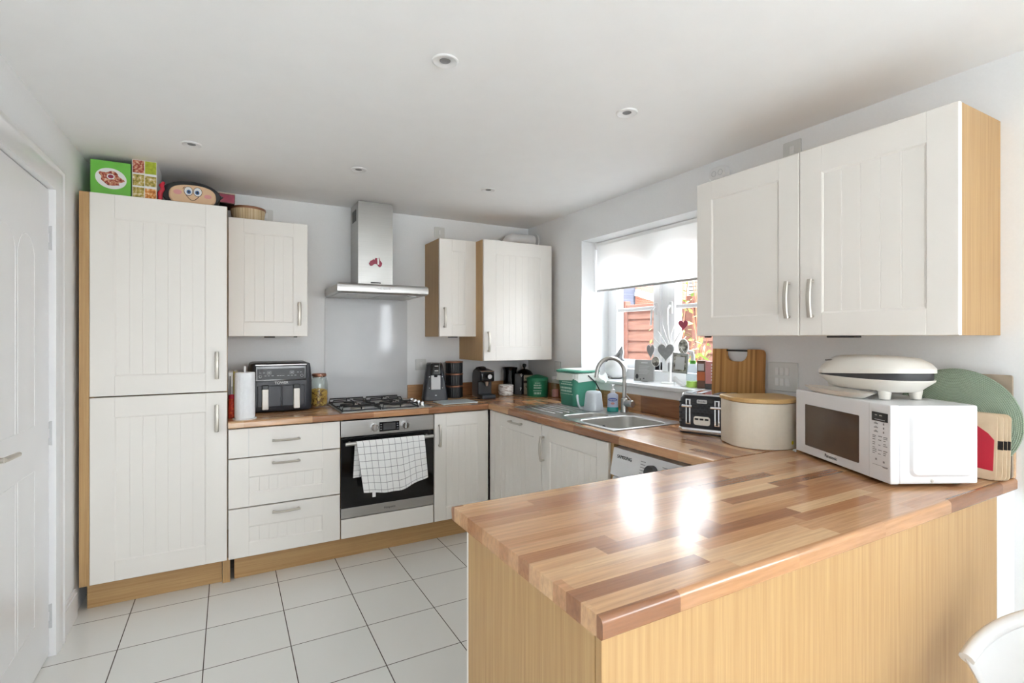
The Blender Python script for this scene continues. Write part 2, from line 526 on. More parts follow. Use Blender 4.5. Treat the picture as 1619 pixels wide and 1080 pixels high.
def copy_tree(o, loc, label):
    r = o.copy(); COL.objects.link(r)
    r.location = loc; r['label'] = label
    for ch in list(o.children):
        c = ch.copy(); COL.objects.link(c); c.parent = r
        for g in list(ch.children):
            d = g.copy(); COL.objects.link(d); d.parent = c
    return r

FRONT = Matrix.Rotation(R(90), 4, 'X')            # lettering that stands up and faces local -Y
def text(parent, s, size, mat4, mat, name='lettering', ext=0.0004):
    cu = bpy.data.curves.new('txt', 'FONT')
    cu.body = s; cu.size = size; cu.extrude = ext
    cu.align_x = 'CENTER'; cu.align_y = 'CENTER'
    cu.resolution_u = 3
    t = bpy.data.objects.new('txt', cu)
    COL.objects.link(t)
    dg = bpy.context.evaluated_depsgraph_get()
    me = bpy.data.meshes.new_from_object(t.evaluated_get(dg))
    bpy.data.objects.remove(t)
    me.name = name
    me.transform(mat4)
    me.materials.clear(); me.materials.append(M[mat])
    o = bpy.data.objects.new(name, me)
    COL.objects.link(o); o.parent = parent
    return o
def T(x, y, z): return Matrix.Translation((x, y, z))

def rrect(w, d, r, n=5, cx=0, cy=0):
    pts = []
    for qx, qy, a0 in ((1, 1, 0), (-1, 1, 90), (-1, -1, 180), (1, -1, 270)):
        for i in range(n + 1):
            a = R(a0 + 90 * i / n)
            pts.append((cx + qx * (w / 2 - r) + r * math.cos(a), cy + qy * (d / 2 - r) + r * math.sin(a)))
    return pts
def ell(a, b, n=32, cx=0, cy=0, p=2.0):
    o = []
    for i in range(n):
        t = 2 * PI * i / n
        c, s_ = math.cos(t), math.sin(t)
        o.append((cx + a * math.copysign(abs(c) ** (2 / p), c), cy + b * math.copysign(abs(s_) ** (2 / p), s_)))
    return o
def at(pts, z): return [(x, y, z) for x, y in pts]

# ------------------------------------------------------------------ setting
XL, XR, YB, YR, ZC = -0.66, 2.28, 0.58, -8.4, 2.314
def struct(name, mb, mat, label, cat):
    return tag(mb.build(name, mat), label, cat, kind='structure')
struct('floor', MB().box(XL - .2, XR + .25, YR - .2, YB + .2, -0.12, 0), 'tile', 'white square floor tiles with dark grout lines', 'floor')
struct('ceiling', MB().box(XL - .2, XR + .25, YR - .2, YB + .2, ZC, ZC + .15), 'ceil', 'plain white ceiling with recessed downlights', 'ceiling')
struct('wall_back', MB().box(XL - .2, XR + .25, YB, YB + .2, 0, ZC), 'wall', 'white wall behind the hob and cooker hood', 'wall')
WY0, WY1, WZ0, WZ1, WX = -1.354, -0.187, 1.055, 2.082, 2.62
mb = MB()
VY0, VY1 = -5.60, -3.45                                        # dining window further along the same wall
mb.box(XR, WX, WY1, YB, 0, ZC).box(XR, WX, VY1, WY0, 0, ZC).box(XR, WX, YR - .2, VY0, 0, ZC)
mb.box(XR, WX, VY0, VY1, 0, WZ0).box(XR, WX, VY0, VY1, WZ1, ZC)
mb.box(XR, WX, WY0, WY1, 0, WZ0).box(XR, WX, WY0, WY1, WZ1, ZC)
struct('wall_right', mb, 'wall', 'white wall with the window over the sink', 'wall')
DY0, DY1, DZ = -1.115, -0.345, 2.01
mb = MB()
mb.box(XL - .2, XL, DY1 + .03, YB, 0, ZC).box(XL - .2, XL, YR - .2, DY0 - .03, 0, ZC).box(XL - .2, XL, DY0 - .03, DY1 + .03, DZ + .03, ZC)
struct('wall_left', mb, 'wall', 'white wall around the panelled door', 'wall')
# unseen glazed opening, added behind the camera to let daylight in
RX0, RX1, RZ1 = 0.0, 1.6, 2.12
mb = MB()
mb.box(XL - .2, RX0, YR - .2, YR, 0, ZC).box(RX1, XR + .25, YR - .2, YR, 0, ZC).box(RX0, RX1, YR - .2, YR, RZ1, ZC)
struct('wall_rear', mb, 'wall', 'white rear wall with an added daylight opening behind the camera', 'wall')
w2 = thing('added_window', 'unseen white glazed doors added behind the camera for daylight', 'window', (RX0, YR - .1, 0), kind='structure')
mb = MB()
L = RX1 - RX0
for k in range(4):
    x = k * L / 3
    mb.box(max(0, x - .045), min(L, x + .045), -.03, .03, 0, RZ1)
mb.box(0, L, -.03, .03, 0, .09).box(0, L, -.03, .03, RZ1 - .09, RZ1)
mb.build('window_frame', 'upvc', w2)
MB().box(.02, L - .02, -.006, .006, .05, RZ1 - .05).build('glass', 'glass', w2)

w3 = thing('window_3', 'white dining window in the right wall behind the camera', 'window', (2.53, VY1, WZ0), -90, kind='structure')
L = VY1 - VY0; Hh = WZ1 - WZ0
mb = MB()
for x0 in (0, L / 2 - .06, L - .10): mb.box(x0, x0 + (.12 if 0 < x0 < L - .2 else .10), 0, .07, 0, Hh, .003)
mb.box(0, L, -.01, .07, 0, .11, .003).box(0, L, 0, .07, Hh - .10, Hh, .003)
mb.build('window_frame', 'upvc', w3)
MB().box(.03, L - .03, .03, .036, .05, Hh - .05).build('glass', 'glass', w3)
MB().box(0, L, -.265, .05, 0, .025, .006).build('sill', 'gloss', w3)

mb = MB()
mb.box(XL, XL + .016, -0.232, 0.0, 0, .12, .003).box(XL, XL + .010, -0.232, 0.0, .12, .14, .003)
struct('baseboard_left', mb, 'gloss', 'short white skirting board between the door and the tall cupboard', 'skirting board')
# pier that boxes in the end of the peninsula against the wall
struct('trim_2', MB().box(2.143, XR, -2.56, -2.02, 0, .867, .002), 'wall', 'white boxed-in pier at the wall end of the peninsula', 'wall')

# door 1
d = thing('door_1', 'white moulded panel door with steel hinges beside the tall cupboard', 'door', (XL, DY1, 0), 90, kind='structure')
d['label'] = 'white moulded panel door in the left wall beside the tall cupboard'
# local x runs along +Y (towards the kitchen back wall is +x... the leaf spans x -0.77..0), local y = -X world
DW = DY1 - DY0
def leaf():
    mb = MB()
    mb.box(-DW + .003, -.003, .012, .052, .008, DZ - .003, .002)
    return mb
leaf().build('leaf', 'gloss', d)
mb = MB()
def ring(mb, pts, w, y0, h):
    """raised moulding following a closed outline in the local xz-plane, standing out towards -y"""
    mb.tube([(x, y0, z) for x, z in pts], h, 6, closed=True)
for cxp in (-0.280, -0.490):
    top = [(cxp - .092, 1.02), (cxp - .092, 1.70)]
    arch = [(cxp - .092 + .184 * i / 8, 1.70 + .07 * math.sin(PI * i / 8) ** .6) for i in range(1, 8)]
    ring(mb, top + arch + [(cxp + .092, 1.70), (cxp + .092, 1.02)], 0, .0136, .003)
    ring(mb, [(cxp - .092, .22), (cxp - .092, .84), (cxp + .092, .84), (cxp + .092, .22)], 0, .0136, .003)
mb.build('panel_moulding', 'gloss', d)
for z in (.174, .96, 1.80):
    mb = MB()
    mb.box(-.004, .014, .002, .014, z - .05, z - .02).box(-.004, .014, .002, .014, z + .02, z + .05)
    mb.cyl((.003, .006, z - .052), (.003, .006, z + .052), .0055, n=10)
    mb.build('hinge', 'lgrey', d)
hd = MB().box(-DW + .045, -DW + .085, .004, .012, .90, 1.06, .002).cyl((-DW + .065, .01, .985), (-DW + .065, -.045, .985), .009, n=12).tube([(-DW + .065, -.045, .985), (-DW + .10, -.05, .985), (-DW + .185, -.048, .98)], [.009, .009, .008], 10)
hd.build('door_handle', 'nickel', d)
# architrave and lining
mb = MB()
prof = [(0, 0), (0, .012), (.018, .013), (.026, .019), (.066, .019), (.074, .014), (.088, .015), (.095, .021), (.110, .020), (.115, .014), (.115, 0)]
mb.loft([[(-DW - q, -h, 0) for q, h in prof], [(-DW - q, -h, DZ + q) for q, h in prof], [(q, -h, DZ + q) for q, h in prof], [(q, -h, 0) for q, h in prof]])
mb.box(0, .03, 0, .2, 0, DZ + .03).box(-DW - .03, -DW, 0, .2, 0, DZ + .03).box(-DW, 0, 0, .2, DZ, DZ + .03)
t1 = mb.build('trim_1', 'gloss', None, loc=(XL, DY1, 0), rot=(0, 0, R(90)))
tag(t1, 'white moulded architrave around the door in the left wall', 'door trim', kind='structure')

# window 1
w1 = thing('window_1', 'white casement window over the sink', 'window', (2.53, WY1, WZ0), -90, kind='structure')
# local x along -Y (left to right as seen), local y = +X (outwards)
L = WY1 - WY0; Hh = WZ1 - WZ0
mb = MB()
FW = .05
mb.box(0, FW, 0, .07, .06, Hh, .003).box(L - FW, L, 0, .07, .06, Hh, .003).box(0, L, 0, .07, Hh - FW, Hh, .003)
mb.box(0, L, -.01, .07, .02, .09, .003).box(L / 2 - .03, L / 2 + .03, 0, .07, .06, Hh, .003)
mb.build('window_frame', 'upvc', w1)
for k in range(2):
    a = FW + .004 if k == 0 else L / 2 + .034
    b = L / 2 - .034 if k == 0 else L - FW - .004
    sw = .062
    z0, z1 = .096, Hh - FW - .004
    mb = MB()
    for q in ((a, a + sw, z0, z1), (b - sw, b, z0, z1), (a, b, z0, z0 + sw), (a, b, z1 - sw, z1)):
        mb.box(q[0], q[1], -.016, .05, q[2], q[3], .006)
    mb.box(a + .03, b - .03, -.006, .03, .505, .53, .004)
    sa = mb.build('sash', 'upvc', w1)
    MB().box(a + .04, b - .04, .014, .02, z0 + .04, z1 - .04).build('glass', 'glass', sa)
    if k == 0:
        mb = MB().box(b - .045, b - .02, -.026, -.014, .47, .55, .003).tube([(b - .033, -.03, .525), (b - .036, -.055, .50), (b - .04, -.058, .40)], [.008, .008, .006], 8)
    else:
        mb = MB().box(a + .02, a + .045, -.026, -.014, .47, .55, .003).tube([(a + .033, -.03, .525), (a + .036, -.055, .50), (a + .04, -.058, .40)], [.008, .008, .006], 8)
    mb.build('window_handle', 'white', sa)
mb = MB().box(-.0, L, -.265, .05, 0, .025, .006)
mb.build('sill', 'gloss', w1)

# roller blind
b_ = thing('roller_blind', 'white roller blind half lowered over the window', 'blind', (2.415, WY1 - .012, 1.71), -90)
Lb = L - .024
MB().quads([[(0, 0, .012), (Lb, 0, .012), (Lb, 0, .355), (0, 0, .355)]]).build('blind_fabric', 'blind', b_)
MB().box(0, Lb, -.006, .006, 0, .016, .003).build('bottom_bar', 'lgrey', b_)
mb = MB().cyl((0.0, .018, .352), (Lb, .018, .352), .02, n=20)
mb.build('roller_tube', 'blind', b_)
mb = MB().box(-.008, .004, -.012, .05, .32, .371, .003).box(Lb - .004, Lb + .008, -.012, .05, .32, .371, .003).box(0, Lb, .0, .05, .366, .371)
mb.build('bracket', 'white', b_)

# ------------------------------------------------------------------ outside
struct('ground', MB().box(-30, 45, -40, 45, -.35, -.25), 'paving', 'pale paved garden ground beyond the window', 'ground')
struct('wall_shade_block', MB().box(-6, WX, YR - .2, 5.5, ZC + .16, 5.4).box(-6, XL - .22, YR - .2, 5.5, 0, ZC + .16).box(XL - .2, WX, YB + .22, 5.5, 0, ZC + .16), 'brick', 'unseen brick house shell added to shade the fence', 'wall')  # unseen house block, added to cut the sky light on the fence
fn = thing('garden_fence', 'reddish brown horizontal board fence beyond the window', 'fence', (5.0, 0.2, -.25), 0)
for k in range(5):
    y0 = -2.6 + k * 1.2
    mb = MB()
    for j in range(13):
        z = .06 + j * .152
        mb.quads([[(-.012, y0 + .06, z), (-.012, y0 + 1.14, z), (.0, y0 + 1.14, z + .165), (0, y0 + .06, z + .165)],
                  [(-.012, y0 + .06, z), (-.012, y0 + 1.14, z), (.0, y0 + 1.14, z), (0, y0 + .06, z)]])
    mb.box(.0, .02, y0 + .06, y0 + 1.14, .05, 2.04)
    mb.box(-.035, .02, y0 + .05, y0 + 1.15, 2.03, 2.085, .004)
    mb.build('fence_panel', 'fence', fn, smooth=False)
for k in range(6):
    y0 = -2.6 + k * 1.2
    MB().box(-.05, .05, y0 - .05, y0 + .05, 0, 2.14, .006).build('fence_post', 'fencep', fn)
tr = thing('trellis', 'bright white slatted screen above the fence', 'trellis', (5.35, .9, 1.75), 0)
mb = MB()
for j in range(16):
    mb.box(-.01, .01, -1.3, .72, j * .05, j * .05 + .036)
mb.build('slat_panel', 'slatg', tr)
MB().box(.012, .03, -1.3, .72, 0, .82).build('gap_shade_sheet', 'dark', tr)  # dark sheet stands in for the shade in the gaps between slats
MB().box(.01, .04, -1.3, -1.25, -2, .82).build('post', 'white_wood', tr)
MB().box(.01, .04, .67, .72, -2, .82).build('post', 'white_wood', tr)
hs = thing('neighbour_house_outside', 'red brick neighbouring house with white gable board', 'house', (11, 7.0, -.25), 0, kind='thing')
MB().box(0, 4, -2.6, 1.72, 0, 5.0).build('wall', 'brick', hs)
MB().quads([[(-.25, -2.8, 5.02), (-.25, 1.72, 5.02), (2.2, 1.72, 6.2), (2.2, -2.8, 6.2)]]).build('roof', 'slateroof', hs)
MB().box(-.09, -.0, -1.4, 1.05, -.09, .09, mat=T(0, .62, 2.72) @ Matrix.Rotation(R(16), 4, 'X')).build('gable_board', 'white_wood', hs)
gh = thing('garage', 'low grey slate roofed outbuilding beside the brick house', 'outbuilding', (10.4, 9.6, -.25), 0)
MB().box(-.2, 3, -.75, 3, 0, 2.3).build('wall', 'brick', gh)
MB().quads([[(-.4, -.84, 2.25), (-.4, 3.2, 2.25), (1.6, 3.2, 5.6), (1.6, -.84, 5.6)], [(1.6, -.84, 5.6), (1.6, 3.2, 5.6), (3.6, 3.2, 2.2), (3.6, -.84, 2.2)], [(-.4, -.84, 2.25), (1.6, -.84, 5.6), (3.6, -.84, 2.2)]]).build('roof', 'slateroof', gh)
# climbing plant near the window
def shrub(name, loc, h, n, label, seed):
    rnd = random.Random(seed)
    p = thing(name, label, 'plant', loc)
    mb = MB(); lf = MB()
    fs = []
    for k in range(9):
        x, y = rnd.uniform(-.12, .12), rnd.uniform(-.22, .22)
        pts = []
        for j in range(7):
            x += rnd.uniform(-.03, .03); y += rnd.uniform(-.06, .06)
            pts.append((x, y, h * j / 6 * (0.7 + .05 * k)))
        mb.tube(pts, [.012 - .0012 * j for j in range(7)], 6)
        for q in range(n // 9):
            j = rnd.uniform(1.0, 5.9); i = int(j); fr = j - i
            c = Vector(pts[i]).lerp(Vector(pts[i + 1]), fr) + Vector((rnd.gauss(0, .06), rnd.gauss(0, .09), rnd.gauss(0, .05)))
            a = Vector((rnd.gauss(0, 1), rnd.gauss(0, 1), rnd.gauss(0, .6))).normalized()
            b2 = a.cross(Vector((rnd.gauss(0, 1), rnd.gauss(0, 1), rnd.gauss(0, 1)))).normalized()
            s_ = rnd.uniform(.025, .05)
            fs.append([c - a * s_, c + b2 * s_ * .45, c + a * s_, c - b2 * s_ * .45])
    lf.quads(fs)
    mb.build('stem', 'stem', p)
    lf.build('foliage', 'leaf', p, smooth=False)
shrub('climbing_plant', (4.0, .32, -.25), 2.3, 320, 'yellow-green climbing plant with brown stems outside the window', 3)
shrub('garden_shrub', (3.6, -.35, -.25), 1.55, 300, 'low light green shrub outside behind the sill cartons', 5)

# ------------------------------------------------------------------ kitchen units
ZDB, ZDT = .14, .861           # base doors
ZW = .907                      # worktop top
def door_mesh(x0, x1, z0, z1, px=.085, pz0=.085, pz1=.085, plank=.052, planks=True, y=0.0, t=.019):
    """framed door with a recessed, tongue-and-groove panel; front at y, thickness t backwards"""
    mb = MB()
    F = []
    b = .0025
    a0, a1, c0, c1 = x0 + px, x1 - px, z0 + pz0, z1 - pz1
    # slab sides, back and bevelled rim
    o = [(x0, z0), (x1, z0), (x1, z1), (x0, z1)]
    i_ = [(x0 + b, z0 + b), (x1 - b, z0 + b), (x1 - b, z1 - b), (x0 + b, z1 - b)]
    for k in range(4):
        j = (k + 1) % 4
        F.append([(*(o[k][0], y + t), o[k][1]), (o[j][0], y + t, o[j][1]), (o[j][0], y + b, o[j][1]), (o[k][0], y + b, o[k][1])])
        F.append([(o[k][0], y + b, o[k][1]), (o[j][0], y + b, o[j][1]), (i_[j][0], y, i_[j][1]), (i_[k][0], y, i_[k][1])])
    F.append([(x, y + t, z) for x, z in o][::-1])
    if not planks:
        F.append([(x, y, z) for x, z in i_])
        mb.quads(F); return mb
    g, gd = .0016, .0012
    zb, zt = z0 + b, z1 - b
    # stiles
    F.append([(x0 + b, y, zb), (a0 - g, y, zb), (a0 - g, y, zt), (x0 + b, y, zt)])
    F.append([(a1 + g, y, zb), (x1 - b, y, zb), (x1 - b, y, zt), (a1 + g, y, zt)])
    for (xx, s_) in ((a0, 1), (a1, -1)):      # joint lines between stile and rails
        F.append([(xx - g, y, zb), (xx, y + gd, zb), (xx, y + gd, zt), (xx - g, y, zt)] if s_ > 0 else [(xx, y + gd, zb), (xx + g, y, zb), (xx + g, y, zt), (xx, y + gd, zt)])
    F.append([(a0, y + gd, zb), (a0 + g, y, zb), (a0 + g, y, c0), (a0, y + gd, c0)])
    F.append([(a0, y + gd, c1), (a0 + g, y, c1), (a0 + g, y, zt), (a0, y + gd, zt)])
    F.append([(a1 - g, y, zb), (a1, y + gd, zb), (a1, y + gd, c0), (a1 - g, y, c0)])
    F.append([(a1 - g, y, c1), (a1, y + gd, c1), (a1, y + gd, zt), (a1 - g, y, zt)])
    # rails
    F.append([(a0 + g, y, zb), (a1 - g, y, zb), (a1 - g, y, c0), (a0 + g, y, c0)])
    F.append([(a0 + g, y, c1), (a1 - g, y, c1), (a1 - g, y, zt), (a0 + g, y, zt)])
    # sloping moulding into the panel
    s_, dp = .007, .0042
    A = [(a0, c0), (a1, c0), (a1, c1), (a0, c1)]
    B = [(a0 + s_, c0 + s_), (a1 - s_, c0 + s_), (a1 - s_, c1 - s_), (a0 + s_, c1 - s_)]
    for k in range(4):
        j = (k + 1) % 4
        F.append([(A[k][0], y + (gd if 0 else 0), A[k][1]), (A[j][0], y, A[j][1]), (B[j][0], y + dp, B[j][1]), (B[k][0], y + dp, B[k][1])])
    w = B[1][0] - B[0][0]
    n = max(1, round(w / plank))
    zb, zt = B[0][1], B[2][1]
    v, vd = .0017, .0013
    for k in range(n):
        xa, xb = B[0][0] + w * k / n, B[0][0] + w * (k + 1) / n
        la = xa + (v if k else 0); lb = xb - (v if k < n - 1 else 0)
        F.append([(la, y + dp, zb), (lb, y + dp, zb), (lb, y + dp, zt), (la, y + dp, zt)])
        if k < n - 1:
            F.append([(xb - v, y + dp, zb), (xb, y + dp + vd, zb), (xb, y + dp + vd, zt), (xb - v, y + dp, zt)])
            F.append([(xb, y + dp + vd, zb), (xb + v, y + dp, zb), (xb + v, y + dp, zt), (xb, y + dp + vd, zt)])
    mb.quads(F)
    return mb

def handle(parent, x, z, vert=True, L=.146, y=0.0):
    mb = MB()
    n = 12
    pts = []
    for i in range(n + 1):
        u = -1 + 2 * i / n
        dpt = -.030 + .010 * u * u
        pts.append((x, y + dpt, z + u * L / 2) if vert else (x + u * L / 2, y + dpt, z))
    mb.tube(pts, .0062, 8, flat=1.6)
    for u in (-1, 1):
        p = Vector((x, y, z + u * (L / 2 - .006))) if vert else Vector((x + u * (L / 2 - .006), y, z))
        mb.cyl(p, p + Vector((0, -.024, 0)), .0062, n=10)
    mb.build('handle', 'nickel', parent)

def carcass(parent, x0, x1, y0, y1, z0, z1, mat='oakz', top=True, name='carcass'):
    mb = MB(); t = .016
    mb.box(x0, x0 + t, y0, y1, z0, z1).box(x1 - t, x1, y0, y1, z0, z1).box(x0 + t, x1 - t, y1 - .008, y1, z0, z1).box(x0 + t, x1 - t, y0, y1 - .008, z0, z0 + t)
    if top: mb.box(x0 + t, x1 - t, y0, y1 - .008, z1 - t, z1)
    return mb.build(name, mat, parent)

def door(parent, *a, hd=None, y=0.0, name='door', **k):
    o = door_mesh(*a, y=y, **k).build(name, 'ivory', parent, ang=20)
    if hd:
        for h_ in (hd if isinstance(hd, list) else [hd]):
            handle(o, h_[0], h_[1], h_[2] if len(h_) > 2 else True, y=y)
    return o

# tall fridge-freezer housing
t = thing('tall_cupboard', 'tall ivory cupboard with two grooved doors beside the left wall', 'cupboard', (-.6, 0, 0))
carcass(t, 0, .598, .021, .572, .142, 2.094)
MB().box(-.040, -.001, -.001, .572, ZDB, 2.095, .001).build('side_panel', 'oakz', t)
door(t, .0, .596, ZDB, 1.070, px=.10, pz0=.10, pz1=.10, plank=.055, hd=(.548, .932))
door(t, .0, .596, 1.076, 2.095, px=.10, pz0=.10, pz1=.12, plank=.055, hd=(.548, 1.22))
# drawers
t = thing('drawer_unit', 'ivory three drawer unit between the tall cupboard and the oven', 'drawer unit', (0, 0, 0))
carcass(t, .002, .598, .021, .56, ZDB, .866, top=False)
for (z0, z1, hz, pl, pz) in ((.699, ZDT, .783, False, 0), (.420, .693, .655, True, (.075, .105)), (ZDB, .414, .374, True, (.075, .105))):
    if pl:
        door(t, .002, .598, z0, z1, px=.10, pz0=pz[0], pz1=pz[1], plank=.05, hd=(.296, hz, False), name='drawer')
    else:
        o = MB()
        o.box(.002, .598, 0, .019, z0, z1, .0025).box(.1015, .1035, -.0003, .002, z0 + .002, z1 - .002, m=1).box(.4965, .4985, -.0003, .002, z0 + .002, z1 - .002, m=1)
        o = o.build('drawer', ['ivory', 'lgrey'], t)
        handle(o, .296, hz, False)
# corner base cupboard
t = thing('corner_cupboard', 'ivory single door base cupboard in the corner right of the oven', 'cupboard', (1.2, 0, 0))
carcass(t, .002, .40, .021, .56, ZDB, .866, top=False)
door(t, .005, .405, ZDB, ZDT, px=.082, plank=.048, hd=(.038, .716))
# oven housing
t = thing('oven_housing', 'ivory oven housing with plain plinth panel under the oven', 'cupboard', (.6, 0, 0))
mb = MB()
mb.box(.002, .018, .021, .56, ZDB, .866).box(.582, .598, .021, .56, ZDB, .866).box(.018, .582, .021, .56, ZDB, ZDB + .016).box(.018, .582, .021, .56, .238, .254)
mb.build('carcass', 'oakz', t)
MB().box(.004, .597, 0, .019, ZDB, .258, .0025).build('panel', 'ivory', t)
# dishwasher + sink unit + washing machine (facing the room from the right-hand run)
XF = 1.612
t = thing('dishwasher', 'ivory fronted dishwasher with horizontal handle near the corner', 'dishwasher', (XF, -.085, 0), -90)
MB().box(.005, .60, .021, .57, .141, .84, .004).build('body', 'steel', t)
door(t, .005, .602, ZDB, ZDT, px=.085, plank=.053, hd=(.309, .829, False))
MB().box(-.075, .001, .002, .020, ZDB, ZDT, .001).build('filler_strip', 'ivory', t)
t = thing('sink_cupboard', 'ivory cupboard under the sink with upright bow handle', 'cupboard', (XF, -.69, 0), -90)
mb = MB(); mb.box(0, .016, .021, .56, ZDB, .80).box(.584, .60, .021, .56, ZDB, .866).box(.016, .584, .021, .56, ZDB, ZDB + .016)
mb.build('carcass', 'oakz', t)
door(t, .002, .600, ZDB, ZDT, px=.085, plank=.053, hd=(.025, .724))
tag(MB().box(XF + .02, 2.25, -1.312, -1.293, 0, .868).build('end_panel', 'oakz'), 'narrow oak panel between the sink cupboard and the washing machine', 'panel')
t = thing('washing_machine', 'white washing machine under the worktop beside the peninsula', 'washing machine', (1.655, -1.318, 0), -90)
MB().box(0, .575, .02, .56, .01, .85, .012).build('body', 'white_m', t)
P = Matrix(((0, 0, 1, 0), (1, 0, 0, 0), (0, 1, 0, 0), (0, 0, 0, 1)))     # (a,b,c) -> x=c, y=a, z=b
MB().prism([(.02, .85), (-.03, .845), (-.055, .72), (.02, .72)], 0, .575, .004, mat=P).build('fascia', 'white_m', t)
MB().box(0, .575, -.05, .02, .06, .714, .02).build('front', 'white_m', t)
nrm = math.atan2(.025, .125)
F2 = T(0, -.0432, .782) @ Matrix.Rotation(-nrm, 4, 'X')
mb = MB(); mb.lathe([(.0, .026), (.028, .026), (.031, .022), (.033, 0), (0, 0)], 28, 0, F2 @ T(.27, 0, 0) @ FRONT)
mb.build('dial', 'dark', t)
mb = MB(); mb.lathe([(.0, .014), (.011, .014), (.013, 0), (0, 0)], 20, 0, F2 @ T(.415, 0, .01) @ FRONT)
mb.build('button', 'dark', t)
text(t, 'SAMSUNG', .022, F2 @ T(.088, -.003, .028) @ FRONT, 'ink')
for x0 in (.195, .325):
    mb = MB()
    for i in range(6): mb.box(x0, x0 + .029, -.003, -.0015, .035 - i * .013, .038 - i * .013, mat=F2)
    mb.build('programme_print', 'grey', t)
MB().box(.02, .06, -.057, -.05, .66, .69, .002).build('badge', 'dark', t)
MB().lathe([(0, .01), (.14, .01), (.165, .02), (.175, .0), (0, 0)], 40, 0, T(.29, -.05, .38) @ FRONT).build('porthole', 'dark', t)

# plinths
tag(MB().box(.032, 1.66, .075, .092, 0, .138, .001).build('plinth', 'oakx'), 'long oak plinth under the drawers and oven', 'plinth')
tag(MB().box(-.622, -.028, .07, .087, 0, .138, .001).build('plinth', 'oakx'), 'short oak plinth under the tall cupboard', 'plinth')
tag(MB().box(-.026, .012, .045, .53, 0, .138, .001).build('support_leg', 'oakz'), 'small oak support block between the two plinths', 'support')
tag(MB().box(1.668, 1.685, -1.29, .06, 0, .138, .001).build('plinth', 'oakz'), 'oak plinth under the sink cupboard and dishwasher', 'plinth')

# worktop
wt = thing('worktop', 'wood block laminate worktop running around the kitchen and peninsula', 'worktop', (0, 0, 0))
ZB = .869
def nose(front, back, z0=ZB, z1=ZW, r=.012):
    """profile (depth, z) with a rounded front edge; front<back"""
    p = [(back, z0), (back, z1)]
    s_ = 1 if back > front else -1
    for i in range(7):
        a = R(90 * i / 6)
        p.append((front + s_ * (r - r * math.sin(a)), z1 - r + r * math.cos(a)))
    for i in range(5):
        a = R(90 * i / 4)
        p.append((front + s_ * (.005 - .005 * math.cos(a)), z0 + .005 - .005 * math.sin(a)))
    return p
PX = Matrix(((0, 0, 1, 0), (1, 0, 0, 0), (0, 1, 0, 0), (0, 0, 0, 1)))      # (a,b,c)->(c,a,b): profile in yz, along x
PY = Matrix(((1, 0, 0, 0), (0, 0, 1, 0), (0, 1, 0, 0), (0, 0, 0, 1)))      # (a,b,c)->(a,c,b): profile in xz, along y
XI = 1.597
SX0, SX1, SY0, SY1 = 1.668, 2.168, -1.268, -.255                           # sink outline
mb = MB().prism(nose(-.022, YB), .001, XI, mat=PX)
mb.box(XI, XR, -.022, YB, ZB, ZW)
mb.build('back_worktop', 'bx', wt, ang=50)
c = .012
mb = MB().prism(nose(XI, SX0 + c), -1.915, -.022, mat=PY)
mb.box(SX1 - c, XR, -1.915, -.022, ZB, ZW).box(SX0 + c, SX1 - c, SY1 - c, -.022, ZB, ZW).box(SX0 + c, SX1 - c, -1.915, SY0 + c, ZB, ZW)
mb.build('side_worktop', 'by', wt, ang=50)
YP0, YP1, XE = -2.568, -1.915, .541
pr = nose(YP0, -2.2) [2:] + []
pr = nose(YP0, -2.2)
prof = pr[2:] + [(YP1 - .005, ZB)] + [(YP1 - .012 + .012 * math.sin(R(90 * i / 5)), ZW - .012 + .012 * math.cos(R(90 * i / 5))) for i in range(5, -1, -1)]
MB().prism(prof, XE, XR, mat=PX).build('peninsula_worktop', 'bx', wt, ang=50)
u1 = MB().box(1.201, XR - .0185, YB - .018, YB, ZW, 1.009, .002).build('upstand', 'bx')
tag(u1, 'wood block upstand along the back wall right of the hob', 'upstand')
u2 = MB().box(.001, .599, YB - .018, YB, ZW, 1.009, .002).build('upstand', 'bx')
tag(u2, 'wood block upstand along the back wall behind the air fryer', 'upstand')
u3 = MB().box(XR - .018, XR, -2.565, YB, ZW, 1.009, .002).build('upstand', 'by')
tag(u3, 'wood block upstand along the window wall behind the sink', 'upstand')

# peninsula carcass
t = thing('peninsula', 'light oak clad peninsula base under the breakfast worktop', 'kitchen island', (.545, -2.56, 0))
MB().box(0, 1.595, .0, .016, 0, .867, .001).build('front_panel', 'oakz', t)
MB().box(0, .018, .018, .54, 0, .867, .001).build('end_panel', 'oakz', t)
MB().box(.022, 1.05, .02, .52, .14, .86).build('carcass', 'oakz', t)
for x0 in (.004, .53):
    door_mesh(-x0 - .522, -x0, ZDB, ZDT, y=0).build('door', 'ivory', t, ang=20, loc=(0, .561, 0), rot=(0, 0, R(180)))
MB().box(.02, 1.09, .46, .476, 0, .138).build('plinth', 'oakx', t)

# wall units
t = thing('wall_cupboard', 'ivory wall cupboard beside the tall cupboard left of the hood', 'wall cupboard', (0, .265, 1.379))
carcass(t, .002, .446, .021, .313, .0, .716)
door(t, .002, .446, 0, .716, px=.082, plank=.05, hd=(.396, .143))
MB().box(.20, .26, .04, .09, -.008, 0, .002).build('fixing', 'dark', t)
MB().box(.37, .39, .04, .06, -.006, 0, .001).build('fixing', 'dark', t)
t = thing('wall_cupboard', 'narrow ivory wall cupboard with oak side right of the hood', 'wall cupboard', (1.343, .265, 1.379))
carcass(t, .0, .300, .021, .313, .0, .716)
door(t, .0, .300, 0, .716, px=.098, plank=.05, hd=(.036, .14))
MB().box(.10, .16, .04, .09, -.008, 0, .002).build('fixing', 'dark', t)
t = thing('wall_cupboard', 'large ivory boiler cupboard hanging in the corner', 'wall cupboard', (1.632, .13, 1.20))
